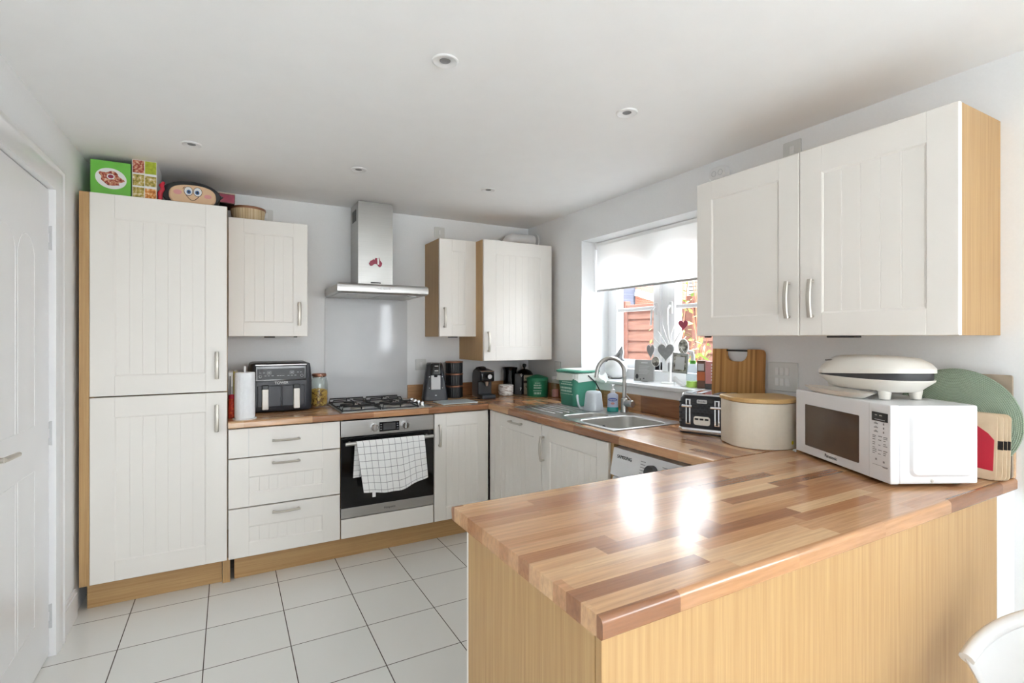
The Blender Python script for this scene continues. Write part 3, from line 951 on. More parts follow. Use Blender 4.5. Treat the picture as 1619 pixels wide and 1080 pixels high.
mb = MB(); mb.box(0.001, .017, .021, .449, 0, .892).box(.58, .596, .021, .449, 0, .892).box(.017, .58, .021, .449, 0, .016).box(.017, .58, .43, .449, 0, .892).box(.017, .58, .021, .449, .872, .892)
mb.build('carcass', 'oakz', t)
door(t, .002, .596, 0, .892, px=.10, pz0=.10, pz1=.10, plank=.052, hd=(.036, .141))
t = thing('wall_cupboard', 'wide two door ivory wall cupboard with oak end over the microwave', 'wall cupboard', (1.967, -1.519, 1.379), -90)
carcass(t, .001, 1.006, .021, .313, .0, .722)
door(t, .0, .5015, 0, .722, px=.085, plank=.28, hd=(.462, .143))
door(t, .5045, 1.007, 0, .722, px=.085, pz1=.10, plank=.068, hd=(.556, .143))
MB().box(.58, .68, .05, .10, -.008, 0, .002).build('fixing', 'dark', t)
MB().box(.02, .045, .03, .05, -.008, 0).build('fixing', 'dark', t)

# ------------------------------------------------------------------ cooker hood, splashback
t = thing('cooker_hood', 'stainless steel chimney cooker hood above the hob', 'cooker hood', (.9, .58, 1.655))
mb = MB()
def rr(w, h, r, n=6): return rrect(w, h, r, n)
# bullnose skirt: stadium profile swept round three sides
prof = [(.020 * math.cos(R(a)), .013 * (1 if a > 0 else -1 if a < 0 else 0) + .020 * math.sin(R(a))) for a in range(-90, 91, 15)]
secs = [(-.3, 0.0, (-1, 0)), (-.3, -.478, (-1, -1)), (.3, -.478, (1, -1)), (.3, 0.0, (1, 0))]
rings = []
for (x, y, (nx, ny)) in secs:
    sx = x - nx * .020; sy = y - (ny * .020 if ny else 0)
    rings.append([(sx + nx * p[0], sy + ny * p[0], .033 + p[1]) for p in prof])
mb.loft(rings, caps=(False, False), closed=False)
mb.build('canopy_rim', 'steelh', t, ang=30)
mb = MB()
q0 = [(-.281, 0, .066), (-.281, -.459, .066), (.281, -.459, .066), (.281, 0, .066)]
q1 = [(-.12, 0, .088), (-.12, -.242, .088), (.12, -.242, .088), (.12, 0, .088)]
mb.quads([[q0[i], q0[(i + 1) % 4], q1[(i + 1) % 4], q1[i]] for i in range(3)] + [q1])
mb.build('canopy_top', 'steelh', t, smooth=False)
mb = MB().box(-.278, -.003, -.455, -.005, -.0005, .012).box(.003, .278, -.455, -.005, -.0005, .012)
mb.build('grease_filter', 'steel', t)
mb = 0
for x in (-.2, .2): MB().lathe([(0, 0), (.03, 0), (.03, .006), (0, .006)], 20, 0, T(x, -.42, -.006)).build('hood_lamp', 'lgrey', t)
MB().box(-.12, .12, -.242, -.001, .084, .636, .001).box(-.118, .118, -.24, -.001, .63, .657).build('chimney', 'steel', t)
MB().box(-.1215, -.1195, -.18, -.06, .53, .61).build('vent_grille', 'dark', t)
mb = MB()
for i in range(5): mb.cyl((-.04 + i * .02, -.477, .036), (-.04 + i * .02, -.481, .036), .006, n=10)
mb.build('button', 'lgrey', t)
MB().box(-.035, .035, -.2445, -.242, .094, .102).build('badge', 'dark', t)
tag(MB().box(.601, 1.199, YB - .006, YB, ZW, 1.652, .001).build('splashback', 'splash'), 'grey glass splashback behind the hob', 'splashback')
# magnet, shaped like a small island map
o = [(0, .3), (.12, .62), (.22, .66), (.34, .8), (.42, .72), (.5, .95), (.64, .92), (.60, .72), (.7, .66), (.78, 1.0), (.84, .7), (1.0, .45), (.96, .18), (.84, 0), (.72, .08), (.66, .2), (.55, .34), (.40, .3), (.25, .12), (.1, .1)]
t = thing('fridge_magnet', 'small dark red map-shaped magnet on the hood chimney', 'magnet', (.852, .337, 1.862))
MB().prism([(x * .092, z * .068) for x, z in o], 0, .004, .001, mat=FRONT).build('map', 'berry', t)
MB().box(.058, .07, -.006, -.003, .018, .056, .001).build('white_strip', 'white', t)

# hob
t = thing('gas_hob', 'stainless steel gas hob with black pan supports', 'hob', (.9, .265, ZW))
mb = MB().prism(rrect(.585, .51, .012), 0, .005, .002)
mb.build('hob_plate', 'steelh', t)
BP = ((-.165, .125, .045), (.085, .125, .034), (-.165, -.12, .034), (.085, -.12, .052))
for (x, y, r) in BP:
    b0 = MB().lathe([(0, .005), (r + .012, .005), (r + .010, .012), (r, .018), (0, .018)], 28, 0, T(x, y, 0)).build('burner', 'nickel', t)
    MB().lathe([(0, .026), (r - .008, .026), (r - .003, .022), (r - .003, .018), (0, .018)], 28, 0, T(x, y, 0)).build('burner_cap', 'iron', b0)
for (cx_, w) in ((-.165, .235), (.085, .235)):
    mb = MB(); h = .036; r = .0045
    ys = (-.235, .235)
    mb.tube([(cx_ - w / 2, ys[0], .012), (cx_ + w / 2, ys[0], .012), (cx_ + w / 2, ys[1], .012), (cx_ - w / 2, ys[1], .012)], r, 6, closed=True)
    for sx in (-1, 1):
        for yy in ys:
            mb.tube([(cx_ + sx * w / 2, yy, .004), (cx_ + sx * w / 2, yy, .014)], r, 6)
    for yc in (-.12, .125):
        for (ax, ay) in ((-1, 0), (1, 0), (0, -1), (0, 1)):
            e = (cx_ + ax * w / 2, yc + ay * .112)
            i_ = (cx_ + ax * .022, yc + ay * .022)
            m_ = (cx_ + ax * (w / 2 - .01), yc + ay * .102)
            mb.tube([(e[0], e[1], .012), (m_[0], m_[1], h), (i_[0], i_[1], h + .002)], r, 6)
    mb.tube([(cx_ - w / 2, .0025, .012), (cx_ + w / 2, .0025, .012)], r, 6)
    # raised corner loops
    for sy in (-1, 1):
        y_ = sy * .235
        mb.tube([(cx_ - w / 2, y_, .012), (cx_ - w / 2 + .004, y_, h), (cx_ + w / 2 - .004, y_, h), (cx_ + w / 2, y_, .012)], r, 6)
    mb.build('pan_support', 'iron', t)
for i in range(4):
    y = .06 - i * .075
    mb = MB().lathe([(0, .03), (.013, .03), (.0155, .026), (.017, .008), (.019, .005), (0, .005)], 20, 0, T(.252, y, 0))
    mb.box(.2505, .2535, y - .012, y + .012, .03, .034)
    mb.build('knob', 'chrome', t)

# oven
t = thing('oven', 'stainless steel and black glass built-in oven', 'oven', (.602, 0, 0))
MB().box(.03, .566, .02, .55, .275, .845).build('body', 'dark', t)
MB().box(0, .596, -.006, .02, .762, .859, .002).build('control_panel', 'steelh', t)
dr = MB().box(.001, .595, -.006, .02, .325, .757, .003).build('door', 'blackg', t)
MB().box(.10, .50, -.0068, -.0058, .36, .62, .0004).build('inner_window', 'blackg', dr)
MB().box(0, .596, -.006, .02, .264, .325, .002).build('bottom_trim', 'steelh', t)
mb = MB().cyl((.018, -.052, .727), (.578, -.052, .727), .0115, n=16, bev=.002)
for x in (.05, .546): mb.cyl((x, -.006, .727), (x, -.05, .727), .008, n=12)
mb.build('handle', 'steelh', dr)
for x in (.202, .40):
    k = MB().lathe([(0, .026), (.019, .026), (.022, .022), (.023, 0), (0, 0)], 28, 0, T(x, -.006, .808) @ FRONT)
    k.box(x - .0025, x + .0025, -.036, -.03, .789, .827, .001)
    k.build('knob', 'chrome', t)
ds = MB().box(.234, .362, -.008, -.005, .778, .837, .001).build('display', 'blackg', t)
MB().box(.258, .338, -.0092, -.0078, .786, .829).build('screen', 'dark', ds)
mb = MB()
for z in (.792, .808, .823):
    mb.box(.240, .250, -.0086, -.0078, z - .003, z + .003).box(.346, .356, -.0086, -.0078, z - .003, z + .003)
mb.build('button', 'grey', ds)
text(t, 'Hotpoint', .020, T(.30, -.0065, .294) @ FRONT, 'ink')
mb = MB()
for x in (.202, .40):
    for i in range(9):
        a = R(-40 + i * 32.5)
        mb.box(-.0008, .0008, -.0066, -.0058, .028, .032, mat=T(x, 0, .808) @ Matrix.Rotation(a, 4, 'Y'))
mb.build('dial_marking', 'dark', t)
# tea towel over the oven handle
def tw(u, v):
    x0, x1 = .679 + .041 * v, 1.110 + .026 * v
    x = x0 + (x1 - x0) * u
    zb = .430 - .022 * math.sin(PI * min(1, u * 1.15)) + .022 * max(0, u - .55) / .45 * 1.6
    if v < .07:
        a = R(180 * (1 - v / .07) * .5)
        return (x, -.052 - .014 * math.cos(a), .727 + .014 * math.sin(a))
    w = (v - .07) / .93
    z = .727 + (zb - .727) * w
    y = -.068 - .006 * w - (.010 * math.sin(u * 21 + 1.2 * w) + .006 * math.sin(u * 9 + 2)) * w * (1 - .3 * w)
    return (x, y, z)
def tw_back(u, v):
    x0, x1 = .679 - .016 * v, 1.104 + .012 * v
    x = x0 + (x1 - x0) * u
    if v < .08:
        a = R(90 + 90 * v / .08)
        return (x, -.052 - .0135 * math.cos(a), .727 + .0135 * math.sin(a))
    w = (v - .08) / .92
    return (x, -.0375 + .010 * w + .003 * math.sin(u * 18) * w - (.024 * w if u < .12 else .0), .727 - .208 * w)
t = thing('tea_towel', 'white checked tea towel hanging over the oven handle', 'tea towel', (0, 0, 0))
o = MB().sheet(tw, 48, 30).build('front_flap', 'towel', t, ang=180, wn=False)
o = MB().sheet(tw_back, 30, 20).build('back_flap', 'towel', t, ang=180, wn=False)
MB().box(.775, .795, -.077, -.0755, .393, .432).build('care_label', 'tag', t)
# end of units

# ------------------------------------------------------------------ sink, tap
t = thing('sink', 'stainless steel one and a half bowl sink with drainer', 'sink', (1.918, -.76, ZW), -90)
# local x along -Y: -0.505 (drainer end) .. +0.508 ; local y along +X: -0.25 .. 0.25
zt = .0045
B1 = (.040, .0 - .06, .150, .27)      # small bowl cx, cy, w, d
B2 = (.318, -.03, .335, .375)         # main bowl
mb = MB()
def plate_hole(mb, X0, X1, Y0, Y1, cx, cy, w, d, r):
    n = 6
    inner = rrect(w, d, r, n, cx, cy)
    outer = []
    for (qx, qy) in ((X1, Y1), (X0, Y1), (X0, Y0), (X1, Y0)):
        outer += [(qx, qy)] * (n + 1)
    # spread the outer points along the straight sides
    N = len(inner)
    t_ = bmesh.new()
    iv = [t_.verts.new((x, y, zt)) for x, y in inner]
    cs = [t_.verts.new((x, y, zt)) for x, y in ((X1, Y1), (X0, Y1), (X0, Y0), (X1, Y0))]
    for k in range(4):
        seg = iv[k * (n + 1):(k + 1) * (n + 1)]
        for a, b in zip(seg, seg[1:]): t_.faces.new((cs[k], b, a))
        nx = iv[((k + 1) * (n + 1)) % N]
        t_.faces.new((cs[k], cs[(k + 1) % 4], nx, seg[-1]))
    bmesh.ops.recalc_face_normals(t_, faces=t_.faces)
    mb.add(t_)
mb.quads([[(-.505, -.25, zt), (-.05, -.25, zt), (-.05, .25, zt), (-.505, .25, zt)]])
plate_hole(mb, -.05, .133, -.25, .25, *B1, .05)
plate_hole(mb, .133, .508, -.25, .25, *B2, .06)
for q in (((-.505, -.25), (.508, -.25)), ((.508, -.25), (.508, .25)), ((.508, .25), (-.505, .25)), ((-.505, .25), (-.505, -.25))):
    (a, b), (c_, d_) = q
    mb.quads([[(a, b, zt), (c_, d_, zt), (c_ * 1.004, d_ * 1.008, .0005), (a * 1.004, b * 1.008, .0005)]])
mb.build('sink_top', 'steelh', t, ang=15)
for (cx_, cy_, w, d_), r, dep, nm in ((B1, .05, .11, 'half_bowl'), (B2, .06, .165, 'bowl')):
    mb = MB()
    rg = []
    for (ins, z) in ((0, zt), (.004, zt - .003), (.006, -dep + .03), (.014, -dep + .008), (.03, -dep)):
        rg.append(at(rrect(w - 2 * ins, d_ - 2 * ins, max(.02, r - ins * .5), 6, cx_, cy_), z))
    mb.loft(rg, caps=(False, True))
    bo = mb.build(nm, 'satin', t, ang=40)
    MB().lathe([(0, .003), (.03, .003), (.036, 0), (0, 0)], 24, 0, T(cx_, cy_, -dep + .001)).build('plug_hole', 'chrome', bo)
    if nm == 'bowl':
        MB().lathe([(0, .003), (.012, .003), (.016, 0), (0, 0)], 20, 0, T(cx_ - w / 2 + .009, cy_ - .0, -.055) @ Matrix.Rotation(R(90), 4, 'Y')).build('overflow', 'dark', bo)
mb = MB()
for i in range(7):
    y = -.185 + i * .052
    mb.tube([(-.46, y, zt), (-.10, y, zt)], .0045, 8)
mb.build('drainer_rib', 'chrome', t)
t = thing('kitchen_tap', 'chrome swan-neck mixer tap behind the sink', 'tap', (2.15, -.80, ZW + .0047))
mb = MB().lathe([(0, 0), (.026, 0), (.026, .006), (.021, .012), (.021, .075), (.019, .082), (.013, .086), (0, .086)], 24)
mb.build('tap_body', 'steel', t)
pts = [(0, 0, .08), (0, 0, .22)]
dx, dy = Vector((-.185, .04)).normalized()
for i in range(1, 15):
    a = PI * i / 14
    rr_ = .094
    pts.append((dx * rr_ * (1 - math.cos(a)), dy * rr_ * (1 - math.cos(a)), .24 + rr_ * math.sin(a)))
e = pts[-1]; pts.append((e[0] + dx * .004, e[1] + dy * .004, .215))
MB().tube(pts, .0125, 14).build('spout', 'steel', t, ang=60)
MB().cyl((0, 0, .052), (.0, -.075, .056), .019, .021, bev=.003, n=20).cyl((0, -.07, .07), (0.004, -.012, .105), .0035, n=8).build('lever', 'steel', t)

# ------------------------------------------------------------------ things on the back worktop
z0 = ZW
# kitchen roll
t = thing('kitchen_roll', 'white kitchen roll standing in front of the cookbooks', 'paper towel', (.085, .075, z0))
mb = MB().lathe([(.018, .004), (.050, .004), (.053, .008), (.053, .262), (.050, .266), (.018, .266)], 36)
mb.build('paper_roll', 'paper', t)
MB().lathe([(0, 0), (.062, 0), (.062, .005), (0, .005)], 32).cyl((0, 0, .004), (0, 0, .30), .006, n=10).build('holder', 'white', t)
def book(x, w, d, h, y, mat, label, name='cookbook'):
    t = thing(name, label, 'book', (x, y, z0), 0)
    mb = MB().box(0, w, 0, d, 0, h, .002)
    mb.build('cover', mat, t)
    MB().box(.003, w - .003, .006, d - .001, .002, h + .0005).build('pages', 'white', t)
    return t
b1 = book(.003, .025, .19, .262, .165, 'white', 'white spined cookbook beside the tall cupboard')
MB().box(.006, .012, -.0008, 0, .08, .24).build('spine_print', 'ink', b1)
MB().box(.015, .021, -.0008, 0, .03, .18).build('spine_print', 'grey', b1)
book(.030, .020, .19, .264, .165, 'yellow', 'yellow spined cookbook behind the kitchen roll')
t = thing('spice_jar', 'small jar of dried red chilli beside the kitchen roll', 'jar', (.021, .130, z0))
MB().lathe([(0, 0), (.019, 0), (.020, .004), (.018, .10), (.014, .112), (0, .112)], 20).build('jar', 'chilli', t)
MB().lathe([(0, .112), (.0165, .112), (.0165, .132), (.013, .136), (0, .136)], 20).build('lid', 'red', t)
# air fryer
t = thing('air_fryer', 'black double drawer air fryer under the wall cupboard', 'air fryer', (.292, .40, z0))
mb = MB()
rg = []
for z, ex in ((0.006, -.012), (.012, -.004), (.06, .0), (.20, .0), (.27, -.006), (.300, -.012), (.308, -.03)):
    rg.append(at(rrect(.366 + 2 * ex, .30 + 2 * ex, .045 + min(0, ex), 7), z))
mb.loft(rg)
mb.build('body', 'navy', t, ang=50)
MB().box(-.145, .145, -.1535, -.142, .195, .29, .004).build('upper_panel', 'blackg', t)
MB().box(-.148, .148, -.1545, -.10, .290, .300, .004).build('top_trim', 'chrome', t)
cp = MB().box(-.135, .135, -.156, -.150, .206, .272, .002).build('control_panel', 'black', t)
mb = MB()
for x in (-.07, .06):
    for (a0, a1, b0, b1_) in ((-.011, .011, .2545, .2555), (-.011, .011, .2385, .2395), (-.0115, -.0105, .2385, .2555), (.0105, .0115, .2385, .2555), (-.006, .006, .245, .249)):
        mb.box(x + a0, x + a1, -.1566, -.1558, b0, b1_)
for x in (-.118, .118):
    mb.tube([(x + .008 * math.cos(R(a)), -.1562, .226 + .008 * math.sin(R(a))) for a in range(0, 360, 30)], .0009, 5, closed=True)
for x in (-.09, -.072, -.05, -.02, -.005, .01, .04, .06, .08):
    mb.box(x - .006, x + .006, -.1566, -.1558, .227, .230)
for x in (-.118, -.098, .095, .112):
    mb.box(x - .005, x + .005, -.1566, -.1558, .246, .249)
mb.build('control_print', 'lgrey', cp)
for s_ in (-1, 1):
    x0, x1 = (-.135, -.0015) if s_ < 0 else (.0015, .135)
    dr = MB().box(x0, x1, -.155, -.12, .035, .168, .006).build('drawer', 'navy', t)
    hx = -.092 if s_ < 0 else .086
    MB().box(hx - .018, hx + .018, -.178, -.152, .022, .148, .005).build('handle', 'cream', dr)
    MB().box(hx - .019, hx + .019, -.176, -.15, .145, .172, .005).build('release_catch', 'black', dr)
text(t, 'TOWER', .022, T(.0, -.1545, .183) @ FRONT, 'white', ext=.001)
# pasta jar
t = thing('pasta_jar', 'clip-top glass jar half full of pasta beside the hob', 'jar', (.536, .40, z0))
mb = MB().lathe([(0, .002), (.050, .002), (.056, .010), (.057, .15), (.052, .175), (.043, .192), (.043, .205), (.040, .205), (.040, .19), (.049, .172), (.054, .148), (.053, .012), (0, .006)], 32)
mb.build('glass_body', 'jar', t, ang=60)
mb = MB().lathe([(0, .225), (.040, .225), (.0455, .221), (.0455, .207), (.042, .204), (0, .204)], 28)
mb.build('lid', 'copper', t)
mb = MB().tube([(.044 * math.cos(R(a)), .044 * math.sin(R(a)), .198) for a in range(0, 360, 20)], .0016, 6, closed=True)
mb.tube([(.0, -.046, .198), (.012, -.052, .18), (.012, -.05, .21), (.0, -.047, .222)], .0016, 6).tube([(.046, 0, .198), (.05, 0, .17), (.047, 0, .212)], .0016, 6)
mb.build('wire_clip', 'chrome', t)
mb = MB(); rnd = random.Random(4)
mb.lathe([(0, .008), (.042, .008), (.044, .012), (.044, .106), (0, .11)], 16, 1)
for k in range(230):
    a = rnd.uniform(0, 2 * PI); z = rnd.uniform(.014, .118); r = .0475 if z < .108 else rnd.uniform(.0, .046)
    c_ = Vector((r * math.cos(a), r * math.sin(a), z))
    d1 = Vector((rnd.gauss(0, 1), rnd.gauss(0, 1), rnd.gauss(0, 1))).normalized(); d2 = d1.orthogonal().normalized()
    pp = [c_ + d1 * .008 * math.cos(q) + d2 * .008 * math.sin(q) for q in (0, .8, 1.6, 2.4, 3.1)]
    pp = [Vector((p.x, p.y, p.z)) * 1 for p in pp]
    pp = [p if math.hypot(p.x, p.y) < .0495 else Vector((p.x * .0495 / math.hypot(p.x, p.y), p.y * .0495 / math.hypot(p.x, p.y), p.z)) for p in pp]
    mb.tube(pp, .0032, 6)
o = mb.build('pasta', ['pasta', 'pastad'], t); o['kind'] = 'stuff'
# black tapered coffee/sparkling water appliance
t = thing('water_carbonator', 'black tapered drink machine with grey window right of the hob', 'drink maker', (1.358, .41, z0), -17)
mb = MB()
rg = []
for z, w, d_, y in ((0, .182, .19, 0), (.006, .188, .196, 0), (.10, .164, .18, .004), (.20, .136, .155, .012), (.262, .118, .135, .018), (.275, .104, .12, .02)):
    rg.append(at(rrect(w, d_, .028, 6, 0, y), z))
mb.loft(rg)
mb.build('body', 'navy', t, ang=50)
hdm = MB().loft([at(rrect(.084, .07, .025, 6, .006, -.05), .185), at(rrect(.086, .075, .026, 6, .006, -.05), .20), at(rrect(.080, .07, .025, 6, .006, -.04), .268), at(rrect(.066, .055, .02, 6, .006, -.038), .276)]).build('head', 'blackg', t, ang=50)
MB().box(-.004, .022, -.0935, -.085, .252, .259, .001).box(-.004, .022, -.0955, -.085, .218, .224, .001).build('badge', 'lgrey', t)
Mt = T(.004, -.0925, .135) @ Matrix.Rotation(R(-7), 4, 'X')
MB().box(-.034, .034, -.004, .012, -.052, .052, .002, mat=Mt).build('window', 'lgrey', t)
mb = MB()
for x in (-.046, .048):
    for z in (-.04, .042): mb.box(x - .003, x + .003, -.004, .012, z - .003, z + .003, mat=Mt)
mb.box(-.006, .006, -.006, .01, -.098, -.090, mat=Mt)
mb.build('marking', 'lgrey', t)
MB().cyl((.004, -.088, .175), (.004, -.088, .19), .012, .015, n=14).build('nozzle', 'blackg', t)
# canisters
src = None
CL = ['black ribbed canister with copper rim at the bottom of the stack of three', 'black ribbed canister with copper rim in the middle of the stack of three', 'black ribbed canister with copper rim at the top of the stack of three']
for k in range(3):
    loc = (1.545, .475, z0 + k * .094)
    if src is None:
        t = thing('canister', CL[0], 'canister', loc, group='stacked black canisters')
        mb = MB()
        n = 120
        rg = []
        for z, dr_ in ((0, -.004), (.004, 0), (.079, 0), (.082, -.003)):
            rg.append([((.0645 + dr_ + .0016 * math.cos(i * PI * 2 * 24 / n)) * math.cos(2 * PI * i / n), (.0645 + dr_ + .0016 * math.cos(i * PI * 2 * 24 / n)) * math.sin(2 * PI * i / n), z) for i in range(n)])
        mb.loft(rg); mb.build('body', 'black', t, ang=60)
        MB().lathe([(0, .082), (.068, .082), (.0695, .085), (.0695, .090), (.067, .0935), (0, .0935)], 40).build('lid', 'copper', t)
        src = t
    else:
        copy_tree(src, loc, CL[k])
# coffee machine
t = thing('coffee_machine', 'black capsule coffee machine in the corner', 'coffee machine', (1.742, .365, z0), -8)
mb = MB()
mb.prism([(-.11, 0), (.12, 0), (.12, .16), (.095, .205), (.05, .222), (-.10, .212), (-.11, .20), (-.11, .13), (-.045, .12), (-.045, .03), (-.11, .03)], -.056, .056, .009, 3, mat=PX)
mb.build('body', 'black', t, ang=40)
MB().box(-.055, .055, -.15, -.03, 0, .032, .008).build('drip_tray', 'navy', t)
MB().box(-.053, .053, -.118, -.08, .128, .200, .012).build('head', 'blackg', t)
MB().box(-.054, .054, -.115, .0, .205, .212, .003).build('top_trim', 'chrome', t)
MB().lathe([(0, .004), (.016, .004), (.0175, 0), (0, 0)], 24, 0, T(.016, -.118, .168) @ FRONT).build('dial', 'lgrey', t)
MB().cyl((0, -.09, .095), (0, -.09, .13), .010, .018, n=14).build('nozzle', 'steel', t)
MB().tube([(0, -.02, .214), (0, .03, .230), (0, .08, .226), (0, .112, .19)], [.008, .010, .011, .009], 10, flat=3.2).build('lever', 'black', t)
MB().loft([at(rrect(.085, .05, .012, 5, 0, .146), .03), at(rrect(.09, .05, .012, 5, 0, .146), .185)], caps=(True, False)).build('water_tank', 'frost', t)
# mug
t = thing('sugar_bowl', 'white marbled ceramic pot beside the coffee machine', 'bowl', (1.955, .385, z0))
MB().lathe([(0, .002), (.052, .002), (.060, .010), (.061, .082), (.059, .086), (.055, .084), (.054, .014), (0, .01)], 36).build('bowl', 'marble', t)
# tall black flask + tin with numerals
t = thing('coffee_pot', 'tall black cylinder pot with flared rim behind the white bowl', 'coffee pot', (2.055, .50, z0))
MB().lathe([(0, 0), (.056, 0), (.058, .006), (.055, .19), (.064, .214), (.062, .218), (.05, .205), (0, .2)], 32).build('pot', 'blackg', t)
t = thing('numbered_tin', 'black tin printed with white numerals between the black pot and the cake tin', 'tin', (2.078, .398, z0), -33)
MB().loft([at(rrect(.062, .05, .010, 5), 0), at(rrect(.066, .054, .010, 5), .005), at(rrect(.066, .054, .010, 5), .155), at(rrect(.056, .044, .01, 5), .17)]).build('tin', 'black', t)
text(t, '9', .034, T(.025, -.0275, .155) @ FRONT, 'white')
text(t, '7', .034, T(.02, -.0275, .045) @ FRONT, 'white')
# beige coffee pack
t = thing('coffee_packet', 'beige coffee packet with brown band beside the green cake tin', 'packet', (2.158, .378, z0), -33)
MB().box(-.035, .035, -.02, .02, 0, .155, .004).build('packet', 'beige', t)
MB().box(-.0355, .0355, -.0205, .0205, .092, .112).build('band', 'brown', t)
mb = MB().box(-.022, .022, -.0212, -.02, .064, .068).box(-.015, .018, -.0212, -.02, .056, .06).box(-.024, .024, -.0212, -.02, .13, .136)
mb.build('print', 'brown', t)
t = thing('glass_lid_pot', 'black casserole with glass lid and black knob behind the green cake tin', 'pot', (2.186, .486, z0))
MB().lathe([(0, 0), (.066, 0), (.07, .006), (.07, .150), (.074, .156), (.068, .158), (0, .15)], 36).build('pot', 'black', t)
MB().lathe([(.071, .158), (.071, .162), (.055, .185), (.025, .200), (0, .204)], 36).build('lid', 'blackg', t)
MB().lathe([(0, .204), (.008, .204), (.010, .215), (.017, .224), (.017, .238), (.010, .244), (0, .244)], 20).build('knob', 'black', t)
# green tin
t = thing('cake_tin', 'round green lidded tin with white lettering in the corner', 'tin', (2.165, .245, z0), -31)
MB().lathe([(0, 0), (.080, 0), (.083, .004), (.083, .128), (0, .128)], 44).build('tin', 'green', t)
MB().lathe([(.0, .170), (.02, .168), (.06, .156), (.084, .146), (.0865, .140), (.0865, .124), (.084, .122), (0, .122)], 44).build('lid', 'green', t)
def curved(mb, r, a0, a1, z0_, z1_, n=6):
    mb.loft([[((r + e) * math.sin(a0 + (a1 - a0) * i / n), -(r + e) * math.cos(a0 + (a1 - a0) * i / n), zz) for (e, zz) in ((0, z0_), (.0008, z0_), (.0008, z1_), (0, z1_))] for i in range(n + 1)])
mb = MB()
rnd = random.Random(9)
for (z, w, h) in ((.108, .26, .008), (.090, .36, .011), (.070, .36, .011), (.048, .42, .006), (.028, .34, .016)):
    a = -w
    while a < w:
        da = rnd.uniform(.05, .10)
        curved(mb, .0835, a + .02, min(a + da, w), z - h / 2, z + h / 2, 3)
        a += da + .02
mb.build('lettering', 'mint', t)
# clear storage jar by the window wall
t = thing('storage_jar', 'clear glass storage jar by the window wall corner', 'jar', (2.232, .088, z0))
MB().lathe([(0, .003), (.030, .003), (.032, .008), (.032, .13), (.026, .145), (.024, .145), (.029, .13), (.029, .010), (0, .006)], 28).build('glass_body', 'jar', t, ang=60)
MB().lathe([(0, .006), (.027, .006), (.027, .06), (0, .062)], 24).build('contents', 'pinkc', t)
MB().lathe([(0, .145), (.028, .145), (.028, .16), (0, .163)], 24).build('lid', 'lgrey', t)
# glass worktop saver
t = thing('glass_chopping_board', 'pale frosted glass board lying right of the hob', 'chopping board', (1.425, .165, z0), 0)
MB().prism(rrect(.27, .205, .012), .003, .008, .001).build('board', 'frostg', t)
for x in (-.12, .12):
    for y in (-.09, .09): MB().cyl((x, y, 0), (x, y, .004), .008, n=12).build('foot', 'lgrey', t)

# ------------------------------------------------------------------ sink area things
t = thing('food_caddy', 'green food waste caddy with a white liner bag on the drainer', 'caddy', (2.085, -.405, ZW + .009), 0)
mb = MB()
rg = []
for z, w, d_ in ((0, .172, .168), (.006, .178, .174), (.10, .190, .190), (.205, .200, .212)):
    rg.append(at(rrect(w, d_, .028, 6), z))
mb.loft(rg); mb.build('bin', 'caddy', t, ang=50)
mb = MB(); rnd = random.Random(2)
rg = []
base = rrect(.206, .218, .03, 10)
for j, (z, e) in enumerate(((.176, .008), (.186, .006), (.20, .004), (.216, .006), (.222, -.01), (.21, -.02))):
    rg.append([(x * (1 + 2 * e / .2) + rnd.gauss(0, .0018), y * (1 + 2 * e / .21) + rnd.gauss(0, .0018), z + (rnd.gauss(0, .004) if j < 2 else 0) + (.010 * math.sin(i * .55) if j == 0 else 0)) for i, (x, y) in enumerate(base)])
mb.loft(rg, caps=(False, False)); 
mb.sheet(lambda u, v: (.03 + .12 * u + .035 * v, -.112 - .022 * math.sin(u * 5) * v - .012 * v, .214 - .05 * v + .012 * math.sin(u * 7)), 10, 6)
mb.build('liner_bag', 'bag', t, ang=60)
mb = MB().loft([at(rrect(.214, .226, .03, 6), .222), at(rrect(.224, .236, .03, 6), .226), at(rrect(.224, .236, .03, 6), .234), at(rrect(.19, .20, .03, 6), .240)])
mb.build('lid', 'caddy', t, ang=40)
MB().prism(rrect(.185, .215, .03, 6, .016, -.006), .2345, .243, .003).build('lid_bag', 'bag', t)
MB().tube([(-.0, -.114, .205), (.05, -.128, .16), (.085, -.132, .10), (.105, -.125, .06)], .004, 8).build('carry_handle', 'black', t)
mb = MB(); rnd = random.Random(12)
for (z, h, y0, y1) in ((.158, .006, -.06, .045), (.143, .008, -.07, .06), (.118, .012, -.06, .065), (.098, .012, -.06, .062), (.078, .004, -.07, .07)):
    y = y0
    while y < y1:
        dy_ = rnd.uniform(.010, .022)
        xx = -.0955 - .006 * (z - .1) / .1
        mb.box(xx - .0008, xx + .002, y, min(y + dy_, y1), z - h / 2, z + h / 2)
        y += dy_ + .005
mb.build('lettering', 'mint', t)
# upturned measuring jug
t = thing('measuring_jug', 'clear plastic measuring jug upside down on the drainer', 'jug', (2.015, -.665, ZW + .009), 0)
mb = MB().lathe([(.060, .0), (.062, .002), (.050, .105), (.042, .117), (.030, .120), (0, .120), (0, .117), (.040, .113), (.047, .103), (.057, .002)], 36)
mb.build('jug_body', 'jugp', t, ang=60)
dv = Vector((-.50, .866, 0)) * 1.0
dv = Vector((-.82, .57, 0)).normalized()
q = lambda r, z: tuple(dv * r + Vector((0, 0, z)))
MB().tube([q(.056, .010), q(.082, .012), q(.094, .03), q(.102, .085), q(.099, .094)], [.008, .008, .007, .008, .006], 10).build('jug_handle', 'jugp', t)
mb = MB()
for i in range(6): curved(mb, .0555 - .0018 * i * .8, -.2, .35 if i % 2 else .18, .03 + i * .013, .032 + i * .013, 4)
o = mb.build('scale_marking', 'grey', t, rot=(0, 0, R(-70)))
